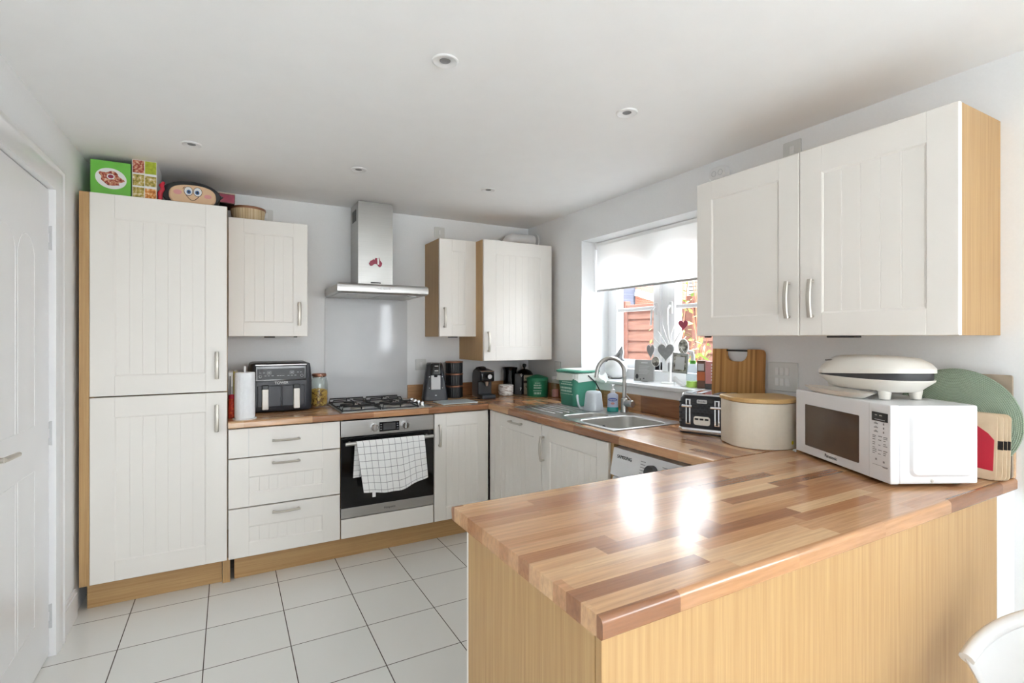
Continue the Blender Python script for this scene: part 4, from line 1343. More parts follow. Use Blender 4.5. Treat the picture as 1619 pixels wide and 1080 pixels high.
# soap
t = thing('soap_dispenser', 'blue pump bottle of hand soap beside the tap', 'soap bottle', (2.098, -.752, ZW + .0046), -42)
def bottle(z, w, d_): return at(ell(w, d_, 28, p=2.6), z)
MB().loft([bottle(0, .033, .02), bottle(.003, .035, .022), bottle(.028, .034, .0215)]).build('soap_liquid', 'teal', t, ang=50)
MB().loft([bottle(.0282, .034, .0215), bottle(.06, .0325, .02), bottle(.09, .034, .0205), bottle(.105, .032, .0195), bottle(.112, .022, .017), bottle(.116, .014, .014)]).build('bottle', 'soapb', t, ang=50)
lb = MB().prism(ell(.028, .011, 28), 0, .002, mat=T(0, -.0222, .076) @ FRONT).build('label', 'label', t)
text(t, 'carex', .018, T(0, -.0248, .076) @ FRONT, 'white')
MB().prism(ell(.012, .007, 20), 0, .0015, mat=T(0, -.0218, .052) @ FRONT).build('label_motif', 'pinkc', t)
MB().lathe([(0, .116), (.015, .116), (.015, .134), (.012, .138), (.004, .14), (.004, .158), (.012, .160), (.013, .168), (0, .169)], 20).tube([(0, 0, .164), (.0, -.02, .163), (0, -.032, .158)], [.006, .005, .004], 8).build('pump', 'white', t)

# ------------------------------------------------------------------ window sill things
SZ = WZ0 + .025
t = thing('plaque', 'grey plaque with engraved verse on the window sill', 'plaque', (2.40, -.705, SZ), -66)
Mt = Matrix.Rotation(R(-8), 4, 'X')
MB().box(-.068, .068, -.006, .012, .004, .146, .003, mat=Mt).build('slab', 'slate', t)
mb = MB().box(-.022, .022, -.0075, -.006, .122, .129, mat=Mt)
for i in range(6): mb.box(-.036, .036 - .006 * (i % 3), -.0072, -.006, .102 - i * .010, .1045 - i * .010, mat=Mt)
mb.build('engraving', 'lgrey', t)
MB().prism(ell(.010, .016, 16), .006, .0075, mat=Mt @ T(-.046, 0, .034) @ FRONT).box(-.025, -.018, -.0075, -.006, .012, .02, mat=Mt).box(-.004, .006, -.0075, -.006, .018, .025, mat=Mt).build('motif', 'dark', t)
MB().box(-.02, .02, .012, .045, 0, .006).build('stand', 'lgrey', t)
# ornament: silver bird on a white globe
t = thing('ornament', 'white globe ornament topped with a silver figure at the left of the sill', 'ornament', (2.425, -.40, SZ), -60)
MB().lathe([(0, .004), (.03, .004), (.05, .012), (.075, .045), (.082, .075), (.075, .105), (.055, .128), (0, .135)], 32).build('globe', 'white', t)
MB().loft([at(ell(.07, .03, 20, -.01, 0), .118), at(ell(.075, .034, 20, -.008, 0), .135), at(ell(.045, .03, 20, .01, 0), .152), at(ell(.03, .022, 20, .03, 0), .17), at(ell(.022, .016, 20, .038, 0), .195), at(ell(.004, .004, 20, .045, 0), .232)]).build('silver_figure', 'sil', t, ang=60)
MB().lathe([(0, 0), (.04, 0), (.042, .004), (0, .006)], 24).build('base', 'sil', t)
for k, (x, y, r, lab) in enumerate(((2.345, -.335, .018, 'dark ornamental stone on the sill below the white globe, nearer the window corner'), (2.352, -.385, .022, 'dark ornamental stone on the sill below the white globe, nearer the tap'))):
    tag(MB().lathe([(0, 0), (r * .75, .002), (r, .008), (r * .7, .015), (0, .017)], 16).build('pebble', 'dark', None, loc=(x, y, SZ)), lab, 'stone', 'ornamental stones on the sill')
# white photo tree with hearts
t = thing('photo_tree', 'white wooden family tree stand with hanging hearts', 'ornament', (2.43, -.905, SZ), -60)
mb = MB().box(-.05, .05, -.025, .025, 0, .012, .003).tube([(0, 0, .01), (.004, 0, .12), (-.004, 0, .22), (0, 0, .28)], [.010, .008, .006, .004], 8)
TB = []
rnd = random.Random(6)
for (x, z, xe, ze) in ((0, .17, -.10, .29), (0, .2, -.075, .335), (0, .23, -.045, .37), (0, .25, -.01, .385), (0, .24, .03, .375), (0, .21, .07, .33), (0, .18, .10, .30), (0, .15, -.12, .25), (0, .16, .115, .26), (0, .22, .09, .38)):
    mb.tube([(x, 0, z), ((x + xe) / 2 + rnd.uniform(-.008, .008), -.004, (z + ze) / 2), (xe, -.004, ze)], [.004, .003, .002], 6)
mb.build('tree', 'white_wood', t)
def heart(s_, n=26):
    o = []
    for i in range(n):
        a = 2 * PI * i / n
        o.append((s_ * 16 * math.sin(a) ** 3 / 17, s_ * (13 * math.cos(a) - 5 * math.cos(2 * a) - 2 * math.cos(3 * a) - math.cos(4 * a)) / 15))
    return o
for (x, z, s_, m, sx) in ((-.118, .208, .046, 'heartg', .55), (-.022, .205, .056, 'heartg', .95), (.085, .372, .033, 'berry', .95)):
    hh = MB().prism([(a * sx, b) for a, b in heart(s_)], -.003, .003, .001, mat=T(x, -.014, z) @ FRONT).build('heart', m, t)
    if m == 'heartg' : MB().prism([(a * sx, b) for a, b in heart(s_ * 1.1)], -.006, -.003, .001, mat=T(x, -.014, z) @ FRONT).build('backing', 'white_wood', hh)
    else: MB().tube([(x, -.012, z - .03), (x - .02, -.008, z - .12)], .002, 6).build('stick', 'white_wood', hh)
for (x, z, a, b) in ((.086, .235, .032, .05), (-.085, .140, .026, .034)):
    oo = MB().prism(ell(a, b, 28), -.003, .003, .001, mat=T(x, -.016, z) @ FRONT).build('frame', 'white_wood', t)
    MB().prism(ell(a * .86, b * .88, 28), .003, .0045, mat=T(x, -.016, z) @ FRONT).build('photo', 'photo', oo)
t = thing('hanging_picture', 'small grey picture hanging from the white family tree', 'picture', (2.392, -1.018, SZ + .076), -62)
MB().box(-.047, .047, -.005, .006, 0, .122, .002, mat=Matrix.Rotation(R(4), 4, 'Y')).build('frame', 'slate', t)
MB().box(-.036, .036, -.007, -.004, .012, .110, .001, mat=Matrix.Rotation(R(4), 4, 'Y')).build('print', 'photo', t)
MB().box(-.027, .027, -.008, -.005, .022, .100, .001, mat=Matrix.Rotation(R(4), 4, 'Y')).build('mount', 'lgrey', t)
MB().tube([(-.02, 0, .12), (0.0, .02, .16), (.03, 0, .12)], .0012, 5).build('cord', 'white', t)
t = thing('shoe_ornament', 'white ceramic shoe ornament below the hanging picture', 'ornament', (2.375, -1.035, SZ), -95)
MB().loft([[(x, y * w, z + zz) for (y, zz) in ((-1, 0), (-.8, h * .6), (0, h), (.8, h * .6), (1, 0), (.5, -.002), (-.5, -.002))] for (x, w, z, h) in ((-.045, .010, .035, .022), (-.03, .014, .028, .026), (0, .014, .010, .024), (.03, .018, .003, .02), (.055, .010, .002, .010))]).cyl((-.042, 0, 0), (-.045, 0, .036), .004, .008, n=10).build('shoe', 'white', t)
t = thing('spray_bottle', 'clear spray bottle with lime liquid and green collar on the sill', 'bottle', (2.395, -1.118, SZ), -60)
MB().lathe([(0, .0), (.036, .0), (.038, .006), (.037, .035), (0, .036)], 28).build('liquid', 'lime_liq', t)
MB().lathe([(.038, .034), (.038, .08), (.030, .115), (.016, .135), (.015, .142)], 28).build('bottle', 'frost', t)
MB().lathe([(0, .138), (.0175, .138), (.0175, .156), (0, .158)], 20).build('collar', 'brightg', t)
MB().tube([(.0, 0, .156), (.0, 0, .185), (-.004, 0, .205), (-.028, 0, .212)], [.012, .012, .013, .007], 10).tube([(-.012, 0, .195), (-.024, 0, .18), (-.022, 0, .165)], .004, 8).build('spray_head', 'white', t)
t = thing('carton', 'dark brown and orange carton at the right of the sill', 'carton', (2.392, -1.185, SZ), -62)
MB().box(-.022, .022, -.022, .022, 0, .160, .002).build('carton_box', 'boxb', t)
MB().box(-.0225, .0225, -.0226, -.0215, .045, .095).build('orange_band', 'orange', t)
MB().box(-.017, .017, -.0232, -.0215, .102, .142).build('label_panel', 'lgrey', t)
t = thing('carton', 'pink and white carton on a black base beside the brown carton', 'carton', (2.392, -1.262, SZ), -62)
MB().box(-.036, .036, -.02, .02, .03, .158, .002).build('carton_box', 'pinkc', t)
MB().box(-.038, .038, -.022, .022, 0, .032, .003).build('base', 'dark', t)
mb = MB()
for i in range(6): mb.box(-.005, .034, -.0212, -.0198, .05 + i * .017, .057 + i * .017)
mb.build('white_stripe', 'white', t)

# ------------------------------------------------------------------ right worktop things
# toaster
t = thing('toaster', 'black and chrome four slice toaster beside the sink', 'toaster', (1.985, -1.55, ZW), -67.5)
w, dd = .262, .205
mb = MB()
rg = []
for z, e in ((.022, -.004), (.03, .0), (.12, .001), (.168, -.004), (.182, -.014), (.190, -.03)):
    rg.append(at(rrect(w + 2 * e, dd + 2 * e, .034, 7, 0, dd / 2), z))
mb.loft(rg)
mb.build('body', 'navy', t, ang=50)
mb = MB().loft([at(rrect(w - .006, dd - .006, .03, 7, 0, dd / 2), .0), at(rrect(w - .006, dd - .006, .03, 7, 0, dd / 2), .008)])
mb.build('foot', 'black', t)
MB().loft([at(rrect(w + .002, dd + .002, .034, 7, 0, dd / 2), .008), at(rrect(w + .006, dd + .006, .035, 7, 0, dd / 2), .012), at(rrect(w + .006, dd + .006, .035, 7, 0, dd / 2), .024), at(rrect(w, dd, .034, 7, 0, dd / 2), .028)]).build('base_trim', 'chrome', t)
mb = MB().loft([at(rrect(w - .02, dd - .02, .03, 7, 0, dd / 2), .185), at(rrect(w - .03, dd - .03, .03, 7, 0, dd / 2), .1925)])
mb.build('top_plate', 'chrome', t)
mb = MB()
for x in (-.088, -.040, .040, .088): mb.box(x - .013, x + .013, .035, dd - .03, .188, .1935)
mb.build('slot', 'black', t)
for x in (-.078, .058):
    lv = MB().box(x - .013, x + .013, -.004, .004, .045, .168, .003).build('lever_track', 'chrome', t)
    MB().box(x - .005, x + .005, -.0055, -.003, .05, .162).build('slot_line', 'black', lv)
    MB().box(x - .026, x + .026, -.026, -.004, .128, .142, .005).build('lever', 'chrome', lv)
cp = MB().prism(rrect(.078, .042, .012), 0, .005, .002, mat=T(-.012, -.001, .066) @ FRONT).build('control_plate', 'cream', t)
mb = MB()
for x in (-.036, -.012, .012): mb.box(x - .008, x + .008, -.010, -.005, .070, .078, .001)
mb.build('button', 'black', cp)
MB().prism(rrect(.048, .018, .004), 0, .003, .001, mat=T(-.012, -.001, .158) @ FRONT).build('badge', 'lgrey', t)
text(t, 'Breville', .012, T(-.012, -.0045, .158) @ FRONT, 'ink')
for (xa, xb) in ((-.125, -.094), (-.062, .042), (.074, .125)):
    mb = MB()
    for j in range(9):
        for i in range(12):
            x = -.115 + i * .021 + (.0105 if j % 2 else 0)
            if x - .0075 < xa or x + .0075 > min(xb, .118) or (abs(x + .012) < .048 and j < 4): continue
            mb.box(x - .0075, x + .0075, -.0012, .002, .046 + j * .0125, .0545 + j * .0125, .001, 1)
    mb.build('facet_pattern', 'black', t)
# bread bin
t = thing('bread_bin', 'cream bread bin with bamboo lid between toaster and microwave', 'bread bin', (2.031, -1.807, ZW), -29.2)
def dshape(e=0):
    o = []
    hw, fr, bk = .137 + e, .118 + e, .105 + e
    for i in range(21):
        a = PI + PI * i / 20
        o.append((hw * math.cos(a), -.015 + fr * math.sin(a)))
    for i in range(7):
        a = R(90 * i / 6); o.append((hw - .03 + .03 * math.cos(a), bk - .03 + .03 * math.sin(a)))
    for i in range(7):
        a = R(90 + 90 * i / 6); o.append((-hw + .03 + .03 * math.cos(a), bk - .03 + .03 * math.sin(a)))
    return o
mb = MB().loft([at(dshape(-.004), 0), at(dshape(), .004), at(dshape(), .188), at(dshape(-.002), .190)])
mb.build('bin', 'binc', t, ang=50)
MB().loft([at(dshape(-.002), .190), at(dshape(.004), .193), at(dshape(.004), .206), at(dshape(0), .210)]).build('lid', 'lidwood', t, ang=30)
MB().lathe([(0, .002), (.007, .002), (.008, 0), (0, 0)], 16, 0, T(.082, -.1105, .028) @ Matrix.Rotation(R(38), 4, 'Z') @ FRONT).build('brass_badge', 'yellow', t)
# bamboo board leaning on the wall
t = thing('cutting_board', 'bamboo cutting board with black handle bar leaning on the window wall', 'cutting board', (2.232, -1.378, ZW + .002), -90)
o = []
wB, hB = .297, .405
o += [(0, 0.0), (wB - .012, 0)] + [(wB - .012 + .012 * math.sin(R(a)), .012 - .012 * math.cos(R(a))) for a in (30, 60, 90)]
o += [(wB - .022 + .022 * math.cos(R(a)), hB - .022 + .022 * math.sin(R(a))) for a in (0, 30, 60, 90)]
cxh, rh = .145, .062
o += [(cxh + rh, hB), (cxh + rh, hB - .02)] + [(cxh + rh - .04 + .04 * math.cos(R(-a)), hB - .022 + .04 * math.sin(R(-a))) for a in (15, 35, 55, 75, 90)]
o += [(cxh - rh + .04 - .04 * math.cos(R(a)), hB - .022 - .04 * math.sin(R(a))) for a in (90, 75, 55, 35, 15)] + [(cxh - rh, hB - .02), (cxh - rh, hB), (0, hB)]
Mt = Matrix.Rotation(R(-2.5), 4, 'X')
bd = strand('bamboo_upright', '#9A6733', '#B98346', '#CD9C5C', 'x', .0125)
M['bambx'] = bd
MB().prism(o, -.018, 0, .002, mat=Mt @ FRONT @ Matrix.Scale(1, 4)).build('board', 'bambx', t, ang=30)
MB().box(cxh - rh - .003, cxh + rh + .003, .004, .014, hB - .012, hB - .003, mat=Mt).build('handle_bar', 'black', t)
# microwave
t = thing('microwave', 'white microwave oven turned on the peninsula worktop', 'microwave', (2.013, -1.979, ZW), -117.2)
mw, md, mh0, mh1 = .498, .283, .010, .256
MB().box(.004, mw - .004, .032, md, mh0, mh1 - .002, .006).build('body', 'white_m', t)
mdr = MB().box(0, mw, 0, .031, mh0, mh1, .006).build('door', 'white_m', t)
MB().prism(rrect(.296, .160, .004), 0, .002, .0006, mat=T(.2145, .0, .124) @ FRONT).build('door_window', 'mwglass', mdr)
MB().box(.408, .409, -.0006, .001, mh0 + .004, mh1 - .004).build('door_gap', 'lgrey', mdr)
ds = MB().box(.422, .488, -.002, .001, .199, .227, .0005).build('display', 'blackg', t)
MB().box(.436, .445, -.0026, -.0018, .2165, .2195).box(.455, .466, -.0026, -.0018, .2165, .2195).build('display_digit', 'lgrey', ds)
MB().box(.435, .478, -.0026, -.0018, .2035, .2055).build('display_print', 'lgrey', ds)
mb = MB(); rnd = random.Random(5)
for r_, z in enumerate((.189, .176, .163)):
    mb.box(.430, .446, -.0010, .001, z, z + .003).box(.434, .442, -.0010, .001, z + .004, z + .006).box(.468, .473, -.0010, .001, z, z + .006)
for r_, z in enumerate((.150, .145, .138, .128, .122, .112, .106, .100, .094)):
    for x in (.424, .448, .470):
        if rnd.random() < .85: mb.box(x, x + rnd.uniform(.008, .016), -.0010, .001, z, z + .0024)
mb.box(.436, .442, -.0010, .001, .074, .08).box(.468, .474, -.0010, .001, .07, .076).box(.424, .488, -.0010, .001, .0585, .0595).box(.467, .486, -.0010, .001, .055, .058)
mb.build('keypad_print', 'grey', t)
text(t, 'Panasonic', .0175, T(.218, -.0006, .030) @ FRONT, 'ink')
sp = MB()
pts = rrect(.205, .20, .02, 5)
sp.loft([[(mw - .0042, .165 + a, .133 + b) for a, b in pts], [(mw + .003, .165 + a * .93, .133 + b * .93) for a, b in pts]], caps=(False, True))
sp.build('side_pressing', 'white_m', t, ang=20)
MB().lathe([(0, .003), (.004, .002), (.005, 0), (0, 0)], 12, 0, T(mw - .004, .135, .020) @ Matrix.Rotation(R(90), 4, 'Y')).build('screw', 'nickel', t)
for x in (.05, mw - .05):
    for y in (.05, md - .04): MB().cyl((x, y, 0), (x, y, .012), .012, n=12).build('foot', 'black', t)
MB().tube([(.0, .10, .035), (-.012, .06, .012), (-.02, .02, .008), (-.008, -.004, .006), (.006, -.003, .005)], .0035, 8).build('power_cord', 'white', t)
# grill on top
zt_ = ZW + mh1
t = thing('health_grill', 'white oval contact grill lying on the microwave', 'grill', (2.045, -2.246, zt_), -117.2)
GA, GB = .215, .125
def el(z, a, b, cx=0, cy=0, tilt=0.0): return [(x, y, z + tilt * x) for x, y in ell(a, b, 44, cx, cy, 2.5)]
MB().loft([el(.024, GA * .70, GB * .58), el(.030, GA * .80, GB * .72), el(.062, GA * .98, GB * .98), el(.068, GA * .99, GB * .99)]).build('lower_body', 'cream', t, ang=50)
MB().loft([el(.068, GA * .955, GB * .955), el(.084, GA * .955, GB * .955, tilt=.05)]).build('grill_plate', 'dark', t, ang=50)
MB().loft([el(.080, GA * 1.0, GB * 1.0, tilt=.06), el(.094, GA * 1.0, GB * 1.0, tilt=.06), el(.112, GA * .93, GB * .92, tilt=.06), el(.134, GA * .78, GB * .74, tilt=.03), el(.142, GA * .58, GB * .5), el(.145, GA * .3, GB * .25)]).build('lid', 'cream', t, ang=30)
MB().loft([el(.0, .02, .03, -GA * .86, -.0), el(.10, .03, .05, -GA * .9, -.0), el(.104, .02, .03, -GA * .9, -.0)]).build('front_grip', 'cream', t, ang=50)
MB().lathe([(0, 0), (.012, 0), (.015, .008), (.012, .018), (0, .022)], 20, 0, T(-.15, -.03, .116)).build('indicator_knob', 'white', t)
MB().tube([(-.17 + .02 * i, -.062 - .028 * math.sin(PI * i / 8), .120 + .001 * i) for i in range(9)], .002, 6).build('lid_groove', 'dark', t)
for (x, y) in ((-.12, -.048), (.12, -.048), (-.12, .06), (.12, .06)): MB().cyl((x, y, 0), (x, y, .03), .016, .020, n=14).build('foot', 'cream', t)
t = thing('drip_tray', 'white drip tray in front of the contact grill on the microwave', 'tray', (1.946, -2.172, zt_), -117.2)
def boat(z, a, b): return [(x, y + .03 * (x * x) / .2, z) for x, y in ell(a, b, 36, 0, 0, 2.4)]
MB().loft([boat(.0, .13, .024), boat(.003, .135, .028), boat(.018, .168, .044), boat(.021, .173, .047), boat(.019, .165, .041), boat(.006, .132, .024)]).build('tray', 'cream', t, ang=50)
# things leaning at the wall end of the peninsula
t = thing('tray', 'taupe rectangular board leaning flat against the wall behind the placemats', 'tray', (2.2495, -2.36, ZW + .002), -90)
MB().prism(rrect(.215, .338, .008, 4, .1, .17), 0, .010, .002, mat=FRONT).build('board', 'taupe', t)
prev = None
for k, (dx_, dz, lab) in enumerate(((0, 0, 'round woven sage green placemat, the front one of the leaning pair'), (.012, .006, 'round woven sage green placemat, the back one of the leaning pair'))):
    o = MB().lathe([(0, 0), (.170, 0), (.175, .003), (.170, .006), (0, .006)], 64).build('placemat', 'woven', None, loc=(2.220 + dx_ * .7, -2.428 + .008 * k, ZW + .178 + dz * .5), rot=(0, R(-87), 0))
    tag(o, lab, 'placemat', 'round woven placemats')
LB = ('birch placemat with red print, the frontmost of the stack beside the microwave', 'plain birch placemat, second of the stack beside the microwave', 'birch placemat, third of the stack beside the microwave', 'birch placemat, the rearmost of the stack nearest the woven mats')
for k in range(4):
    t = thing('wooden_placemat', LB[k], 'placemat', (2.166 + .0085 * k, (-2.338, -2.350, -2.357, -2.363)[k], ZW + .002), -90, 'wooden placemats leaning in a stack')
    Mt = Matrix.Rotation(R(-4), 4, 'X')
    MB().prism(rrect(.213, .214, .016, 5, .1065, .107), 0, .005, .001, mat=Mt @ FRONT).build('mat', 'cork', t)
    if k == 0:
        P_ = [(.02, .045), (.205, .030), (.206, .13), (.19, .15), (.16, .172), (.12, .165), (.08, .18), (.02, .17)]
        MB().prism(P_, .005, .0056, mat=Mt @ FRONT).build('red_print', 'red', t)
    else:
        MB().box(.10, .2135, -.0056, -.0048, .10, .128, mat=Mt).build('dark_print', 'ink', t)
# grid switch
def plate(name, label, loc, rz, w, h, n=0, rows=1, sockets=False, grp=None):
    t = thing(name, label, 'socket' if sockets else 'switch', loc, rz, grp)
    MB().prism(rrect(w, h, .006), 0, .009, .0025, mat=FRONT).build('plate', 'plate', t)
    mb = MB()
    for r_ in range(rows):
        for i in range(n):
            x = (i - (n - 1) / 2) * .0255; z = ((rows - 1) / 2 - r_) * .05
            mb.box(x - .009, x + .009, -.0125, -.008, z - .018, z + .018, .002)
    if n: mb.build('rocker', 'white', t)
    if sockets:
        mb = MB()
        for x in ((-.036, .036) if w > .12 else (0,)):
            mb.box(x - .002, x + .002, -.0085, -.0078, .006, .016).box(x - .014, x - .006, -.0085, -.0078, -.012, -.008).box(x + .006, x + .014, -.0085, -.0078, -.012, -.008)
        mb.build('pin_hole', 'dark', t)
    mb = MB()
    for x in (-w / 2 + .012, w / 2 - .012):
        for z in ((-h / 2 + .014, h / 2 - .014) if rows > 1 else (0,)): mb.cyl((x, -.0078, z), (x, -.0086, z), .003, n=10)
    mb.build('screw', 'nickel', t)
    return t
plate('grid_switch', 'six gang appliance grid switch on the wall above the bread bin', (XR, -1.754, 1.188), -90, .146, .135, 3, 2)
plate('wall_socket', 'double socket on the back wall just right of the splashback', (1.308, YB, 1.163), 0, .086, .086, 1, 1, True)
plate('wall_socket', 'white socket plate low on the window wall above the cake tin', (XR, .12, 1.14), -90, .086, .086, 0, 1, True)
plate('switch_plate', 'white fused spur plate above the narrow wall cupboard', (1.46, YB, 2.20), 0, .086, .086, 1, 1)
plate('switch_plate', 'white plate on the back wall behind the wooden bowl', (.225, YB, 2.19), 0, .086, .086, 1, 1)
plate('switch_plate', 'white plate above the wide right-hand wall cupboard', (XR, -1.80, 2.235), -90, .086, .086, 1, 1)
t = thing('gas_detector', 'small white round-ended alarm on the wall over the window corner', 'alarm', (XR, -1.41, 2.235), -90)
MB().prism(rrect(.105, .07, .025, 7), 0, .036, .006, 3, mat=FRONT).build('case', 'white', t)
mb = MB()
for x in (-.02, .02): mb.tube([(x + .014 * math.cos(R(a)), -.0365, .014 * math.sin(R(a))) for a in range(0, 360, 30)], .0012, 5, closed=True)
mb.build('grille', 'lgrey', t)
# flue pipe above the boiler cupboard
t = thing('flue_pipe', 'white curved flue pipe above the corner wall cupboard', 'pipe', (2.05, .45, 2.095))
MB().tube([(-.05, .0, .0), (-.05, 0, .045), (-.03, .0, .075), (.0, .0, .088), (.2, .0, .088)], .048, 18).build('pipe', 'white', t, ang=60)
MB().lathe([(0, 0), (.06, 0), (.06, .012), (0, .012)], 24, 0, T(.215, 0, .088) @ Matrix.Rotation(R(90), 4, 'Y')).build('collar', 'white', t)

# downlights
DL = ((.647, -1.601, 'recessed downlight nearest the camera, in the middle of the ceiling'), (1.461, -1.595, 'recessed downlight in front of the wide right-hand wall cupboard'), (-.154, -.297, 'recessed downlight nearest the tall cupboard'), (.641, -.311, 'recessed downlight in front of the cooker hood'), (1.451, -.312, 'recessed downlight nearest the window and boiler cupboard'))
src = None
for x, y, lab in DL:
    if src is None:
        src = thing('downlight', lab, 'ceiling light', (x, y, ZC), group='recessed ceiling downlights')
        MB().lathe([(.019, -.0015), (.030, -.003), (.040, -.006), (.044, -.004), (.045, 0), (.018, 0), (.018, -.001)], 36).build('trim_ring', 'white', src)
        MB().lathe([(0, -.001), (.012, -.0015), (.017, -.0025), (.0185, -.001), (.017, 0), (0, 0)], 28).build('bulb', 'grey', src)
    else:
        copy_tree(src, (x, y, ZC), lab)

# ------------------------------------------------------------------ on top of the cupboards
ZT = 2.0955
t = thing('appliance_box', 'bright green box picturing a plate of food on the tall cupboard', 'box', (-.615, .10, ZT), 0)
MB().box(0, .168, 0, .26, 0, .192, .001).build('carton', 'gbox', t)
MB().box(-.0006, .1686, .004, .2606, .1915, .1925).box(.1675, .1685, .002, .2606, 0, .1925).build('dark_side', 'dkgreen', t)
pt = MB().prism(ell(.066, .053, 36), 0, .0010, mat=T(.085, 0, .102) @ Matrix.Rotation(R(12), 4, 'Y') @ FRONT).build('plate_picture', 'white', t)
rnd = random.Random(3)
blob = [(.050 * (1 + .18 * math.sin(5 * a) + rnd.uniform(-.06, .06)) * math.cos(a), .034 * (1 + .15 * math.cos(4 * a)) * math.sin(a)) for a in [2 * PI * i / 40 for i in range(40)]]
MB().prism(blob, .0010, .0016, mat=T(.086, 0, .103) @ Matrix.Rotation(R(18), 4, 'Y') @ FRONT).build('food_picture', 'food', t)
MB().prism(ell(.0165, .0145, 24), .0016, .0022, mat=T(.084, 0, .112) @ FRONT).prism(ell(.012, .010, 24), .0022, .0026, m=1, mat=T(.084, 0, .112) @ FRONT).build('dip_picture', ['white', 'berry'], t)
t = thing('food_carton', 'white box with green food photographs on the tall cupboard', 'box', (-.442, .10, ZT), 0)
MB().box(0, .108, 0, .22, 0, .222, .001).build('carton', 'white', t)
mb = MB()
for (x, z, w, h, m) in ((.003, .150, .050, .066, 0), (.003, .082, .050, .060, 1), (.003, .012, .050, .062, 1), (.056, .150, .050, .066, 2), (.056, .084, .050, .054, 1), (.056, .012, .050, .060, 3)):
    mb.box(x, x + w, -.0008, .001, z, z + h, m=m)
mb.box(.0, .108, .0, .22, .2215, .2225, m=4)
mb.build('food_picture', ['food', 'food2', 'lime', 'food3', 'dkgreen'], t)
t = thing('face_bag', 'novelty pouch with a smiling face lying on the tall cupboard', 'bag', (-.17, .10, ZT), 0)
MB().loft([[(x, y, z) for (x, z) in [(a * 1.02 - .008, b + .073) for a, b in ell(.140 * k, .072 * k, 40)]] for (y, k) in ((.16, .8), (.15, .95), (.03, 1.0), (.02, .98))]).build('hair', 'black', t, ang=60)
fc = MB().loft([[(x, y, z) for (x, z) in [(a, b + .062) for a, b in ell(.112 * k, .060 * k, 40, 0, 0, 2.5)]] for (y, k) in ((.03, 1.0), (.012, 1.0), (.004, .97), (.0, .9))])
face = fc.build('face', 'skin', t, ang=50)
E_ = lambda x, z, a, b, y, y2: dict(pts=ell(a, b, 28), z0=-y, z1=-y2, mat=T(x, 0, z) @ FRONT)
mb = MB()
for x in (-.020, .024):
    mb.prism(ell(.0215, .0255, 28), .0, .0012, mat=T(x, 0, .084) @ FRONT, m=0)
    mb.prism(ell(.019, .023, 28), .0012, .002, mat=T(x, 0, .084) @ FRONT, m=1)
    mb.prism(ell(.0105, .0115, 24), .002, .0028, mat=T(x + (.002 if x < 0 else -.002), 0, .080) @ FRONT, m=2)
    mb.prism(ell(.0055, .006, 20), .0028, .0034, mat=T(x + (.002 if x < 0 else -.002), 0, .080) @ FRONT, m=3)
mb.build('eye', ['brown', 'white', 'bluee', 'black'], face)
MB().tube([(-.028 + .056 * i / 12, -.0008, .057 - .022 * math.sin(PI * i / 12)) for i in range(13)], .0017, 6).tube([(-.031, -.0008, .061), (-.026, -.0008, .055)], .0016, 6).tube([(.026, -.0008, .057), (.031, -.0008, .062)], .0016, 6).tube([(-.046, -.0008, .094), (-.042, -.0008, .102), (-.035, -.0008, .105)], .0015, 6).build('smile', 'brown', face)
MB().prism(ell(.020, .013, 24), 0, .0008, mat=T(-.070, 0, .074) @ FRONT).prism(ell(.018, .011, 24), 0, .0008, mat=T(.072, 0, .064) @ FRONT).build('cheek', 'blush', face)
MB().tube([(-.135, .02, .12), (-.145, .01, .10), (-.138, .008, .08), (-.15, .01, .06), (-.15, .015, .02), (-.145, .02, .004)], [.008, .012, .010, .012, .010, .006], 8).build('red_ribbon', 'red', t, ang=60)
mb = MB(); rnd = random.Random(8)
for i in range(9):
    a = R(20 + i * 14); mb.tube([(.138 * math.cos(a), .05, .046 + .078 * math.sin(a)), (.152 * math.cos(a + .06), .045, .046 + .088 * math.sin(a + .05)), (.148 * math.cos(a + .16), .05, .046 + .082 * math.sin(a + .16))], [.008, .008, .006], 8)
mb.build('curl', 'black', t, ang=60)
t = thing('casserole', 'black round pot under the red patterned box on the tall cupboard', 'pot', (-.095, .372, ZT), 0)
MB().lathe([(0, .0), (.07, .0), (.085, .012), (.088, .078), (.092, .080), (.092, .085), (.084, .085), (.08, .012), (0, .008)], 32).build('pot', 'blackg', t)
t = thing('board_game_box', 'dark red patterned flat box resting on the black pot', 'box', (-.125, .275, ZT + .0855), 8)
MB().box(0, .165, 0, .19, 0, .062, .002).build('carton', 'brown', t)
MB().box(.004, .161, -.0008, .001, .004, .052).build('red_print', 'berry', t)
MB().box(-.0008, .1658, -.0008, .1908, .055, .0626).build('lid', 'beige', t)
t = thing('wooden_bowl', 'pale ribbed wooden bowl with copper rim on the wall cupboard', 'bowl', (.112, .408, 2.0955), 0)
mb = MB()
n = 160
rg = []
for z, r in ((.0, .084), (.003, .087), (.078, .0985)):
    rg.append([((r + .0009 * math.cos(40 * 2 * PI * i / n)) * math.cos(2 * PI * i / n), (r + .0009 * math.cos(40 * 2 * PI * i / n)) * math.sin(2 * PI * i / n), z) for i in range(n)])
mb.loft(rg); mb.build('bowl', 'wood', t, ang=60)
MB().lathe([(.094, .076), (.101, .076), (.103, .083), (.101, .090), (.096, .090), (.093, .08)], 48).build('rim', 'rim', t)
t = thing('black_dish', 'small black dish tucked between the tall cupboard and wooden bowl', 'dish', (.045, .535, 2.0955), 0)
MB().lathe([(0, 0), (.035, 0), (.042, .05), (.038, .05), (.032, .006), (0, .004)], 24).build('dish', 'blackg', t)

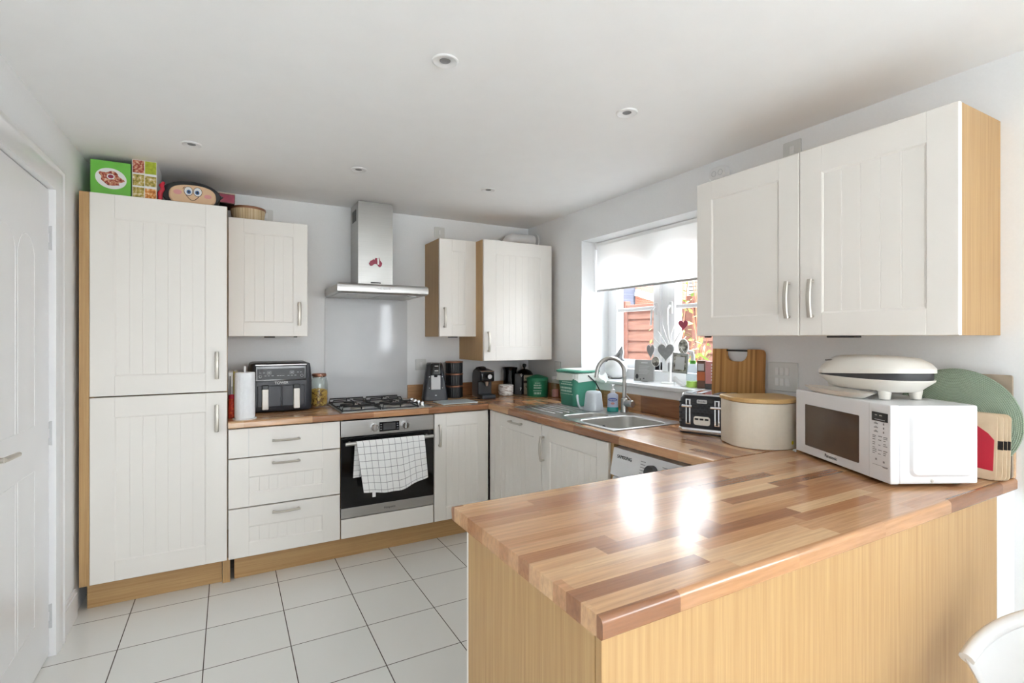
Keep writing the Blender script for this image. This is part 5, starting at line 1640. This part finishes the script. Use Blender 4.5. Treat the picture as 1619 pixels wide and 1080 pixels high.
# ------------------------------------------------------------------ chair at the lower right
t = thing('dining_chair', 'white moulded tub chair at the near side of the peninsula', 'chair', (1.635, -2.945, 0), -120)
mb = MB()
def shell(u, v):
    a = R(-118 + 236 * u)                   # around the back (local -y is the open front)
    k = math.cos(a * .5) ** 1.2
    h = .40 + .33 * k
    r = .20 + .075 * v
    z = .42 + (h - .42) * v
    return (r * 1.08 * math.sin(a), r * math.cos(a), z)
mb.sheet(shell, 48, 12)
N_ = 24
rim_ = [shell(i / 48, 1) for i in range(49)]
mb.tube(rim_, .017, 10)
mb.loft([at(ell(.215, .20, 40), .405), at(ell(.225, .21, 40), .42), at(ell(.2, .19, 40), .43)])
sh = mb.build('seat_shell', 'white', t, ang=60)
sm = sh.modifiers.new('thick', 'SOLIDIFY'); sm.thickness = .006
for (x, y) in ((-.16, -.15), (.16, -.15), (-.15, .14), (.15, .14)):
    MB().cyl((x, y, .41), (x * 1.35, y * 1.35, 0), .015, .011, n=12).build('leg', 'oakz', t)

# ------------------------------------------------------------------ daylight
wd = bpy.data.worlds.new('sky')
S.world = wd
wd.use_nodes = True
nt = wd.node_tree
bg = nt.nodes['Background']
tc = nt.nodes.new('ShaderNodeTexCoord')
sx = nt.nodes.new('ShaderNodeSeparateXYZ')
nt.links.new(tc.outputs['Generated'], sx.inputs[0])
cr = nt.nodes.new('ShaderNodeValToRGB')
cr.color_ramp.elements[0].position = 0.0; cr.color_ramp.elements[0].color = (0.90, 0.95, 1.0, 1)
cr.color_ramp.elements[1].position = 1.0; cr.color_ramp.elements[1].color = (0.84, 0.92, 1.0, 1)
nt.links.new(sx.outputs[2], cr.inputs[0])
nt.links.new(cr.outputs[0], bg.inputs[0])
bg.inputs[1].default_value = 2.0
def portal(loc, rot, sx_, sy_):
    l = bpy.data.lights.new('daylight_portal', 'AREA')
    l.shape = 'RECTANGLE'; l.size = sx_; l.size_y = sy_
    l.cycles.is_portal = True
    o = bpy.data.objects.new('daylight_portal', l)
    COL.objects.link(o); o.location = loc; o.rotation_euler = rot
portal((2.62, (WY0 + WY1) / 2, (WZ0 + WZ1) / 2), (0, R(90), 0), WZ1 - WZ0, WY1 - WY0)
portal((2.60, (VY0 + VY1) / 2, (WZ0 + WZ1) / 2), (0, R(90), 0), WZ1 - WZ0, VY1 - VY0)
portal(((RX0 + RX1) / 2, YR - .18, RZ1 / 2), (R(90), 0, 0), RX1 - RX0, RZ1)
sun = bpy.data.lights.new('sun', 'SUN')
sun.energy = 3.0
sun.color = (0.95, 0.98, 1.0)
sun.angle = R(1.5)
so = bpy.data.objects.new('sun', sun)
COL.objects.link(so)
so.rotation_euler = Vector((-.30, -.75, .95)).to_track_quat('Z', 'Y').to_euler()
S.view_settings.exposure = 2.93
S.cycles.max_bounces = 16
S.cycles.diffuse_bounces = 10
S.cycles.glossy_bounces = 6
S.cycles.transparent_max_bounces = 16
S.cycles.transmission_bounces = 8
S.cycles.sample_clamp_indirect = 6.0
S.cycles.use_denoising = True
S.cycles.caustics_reflective = False
S.cycles.caustics_refractive = False
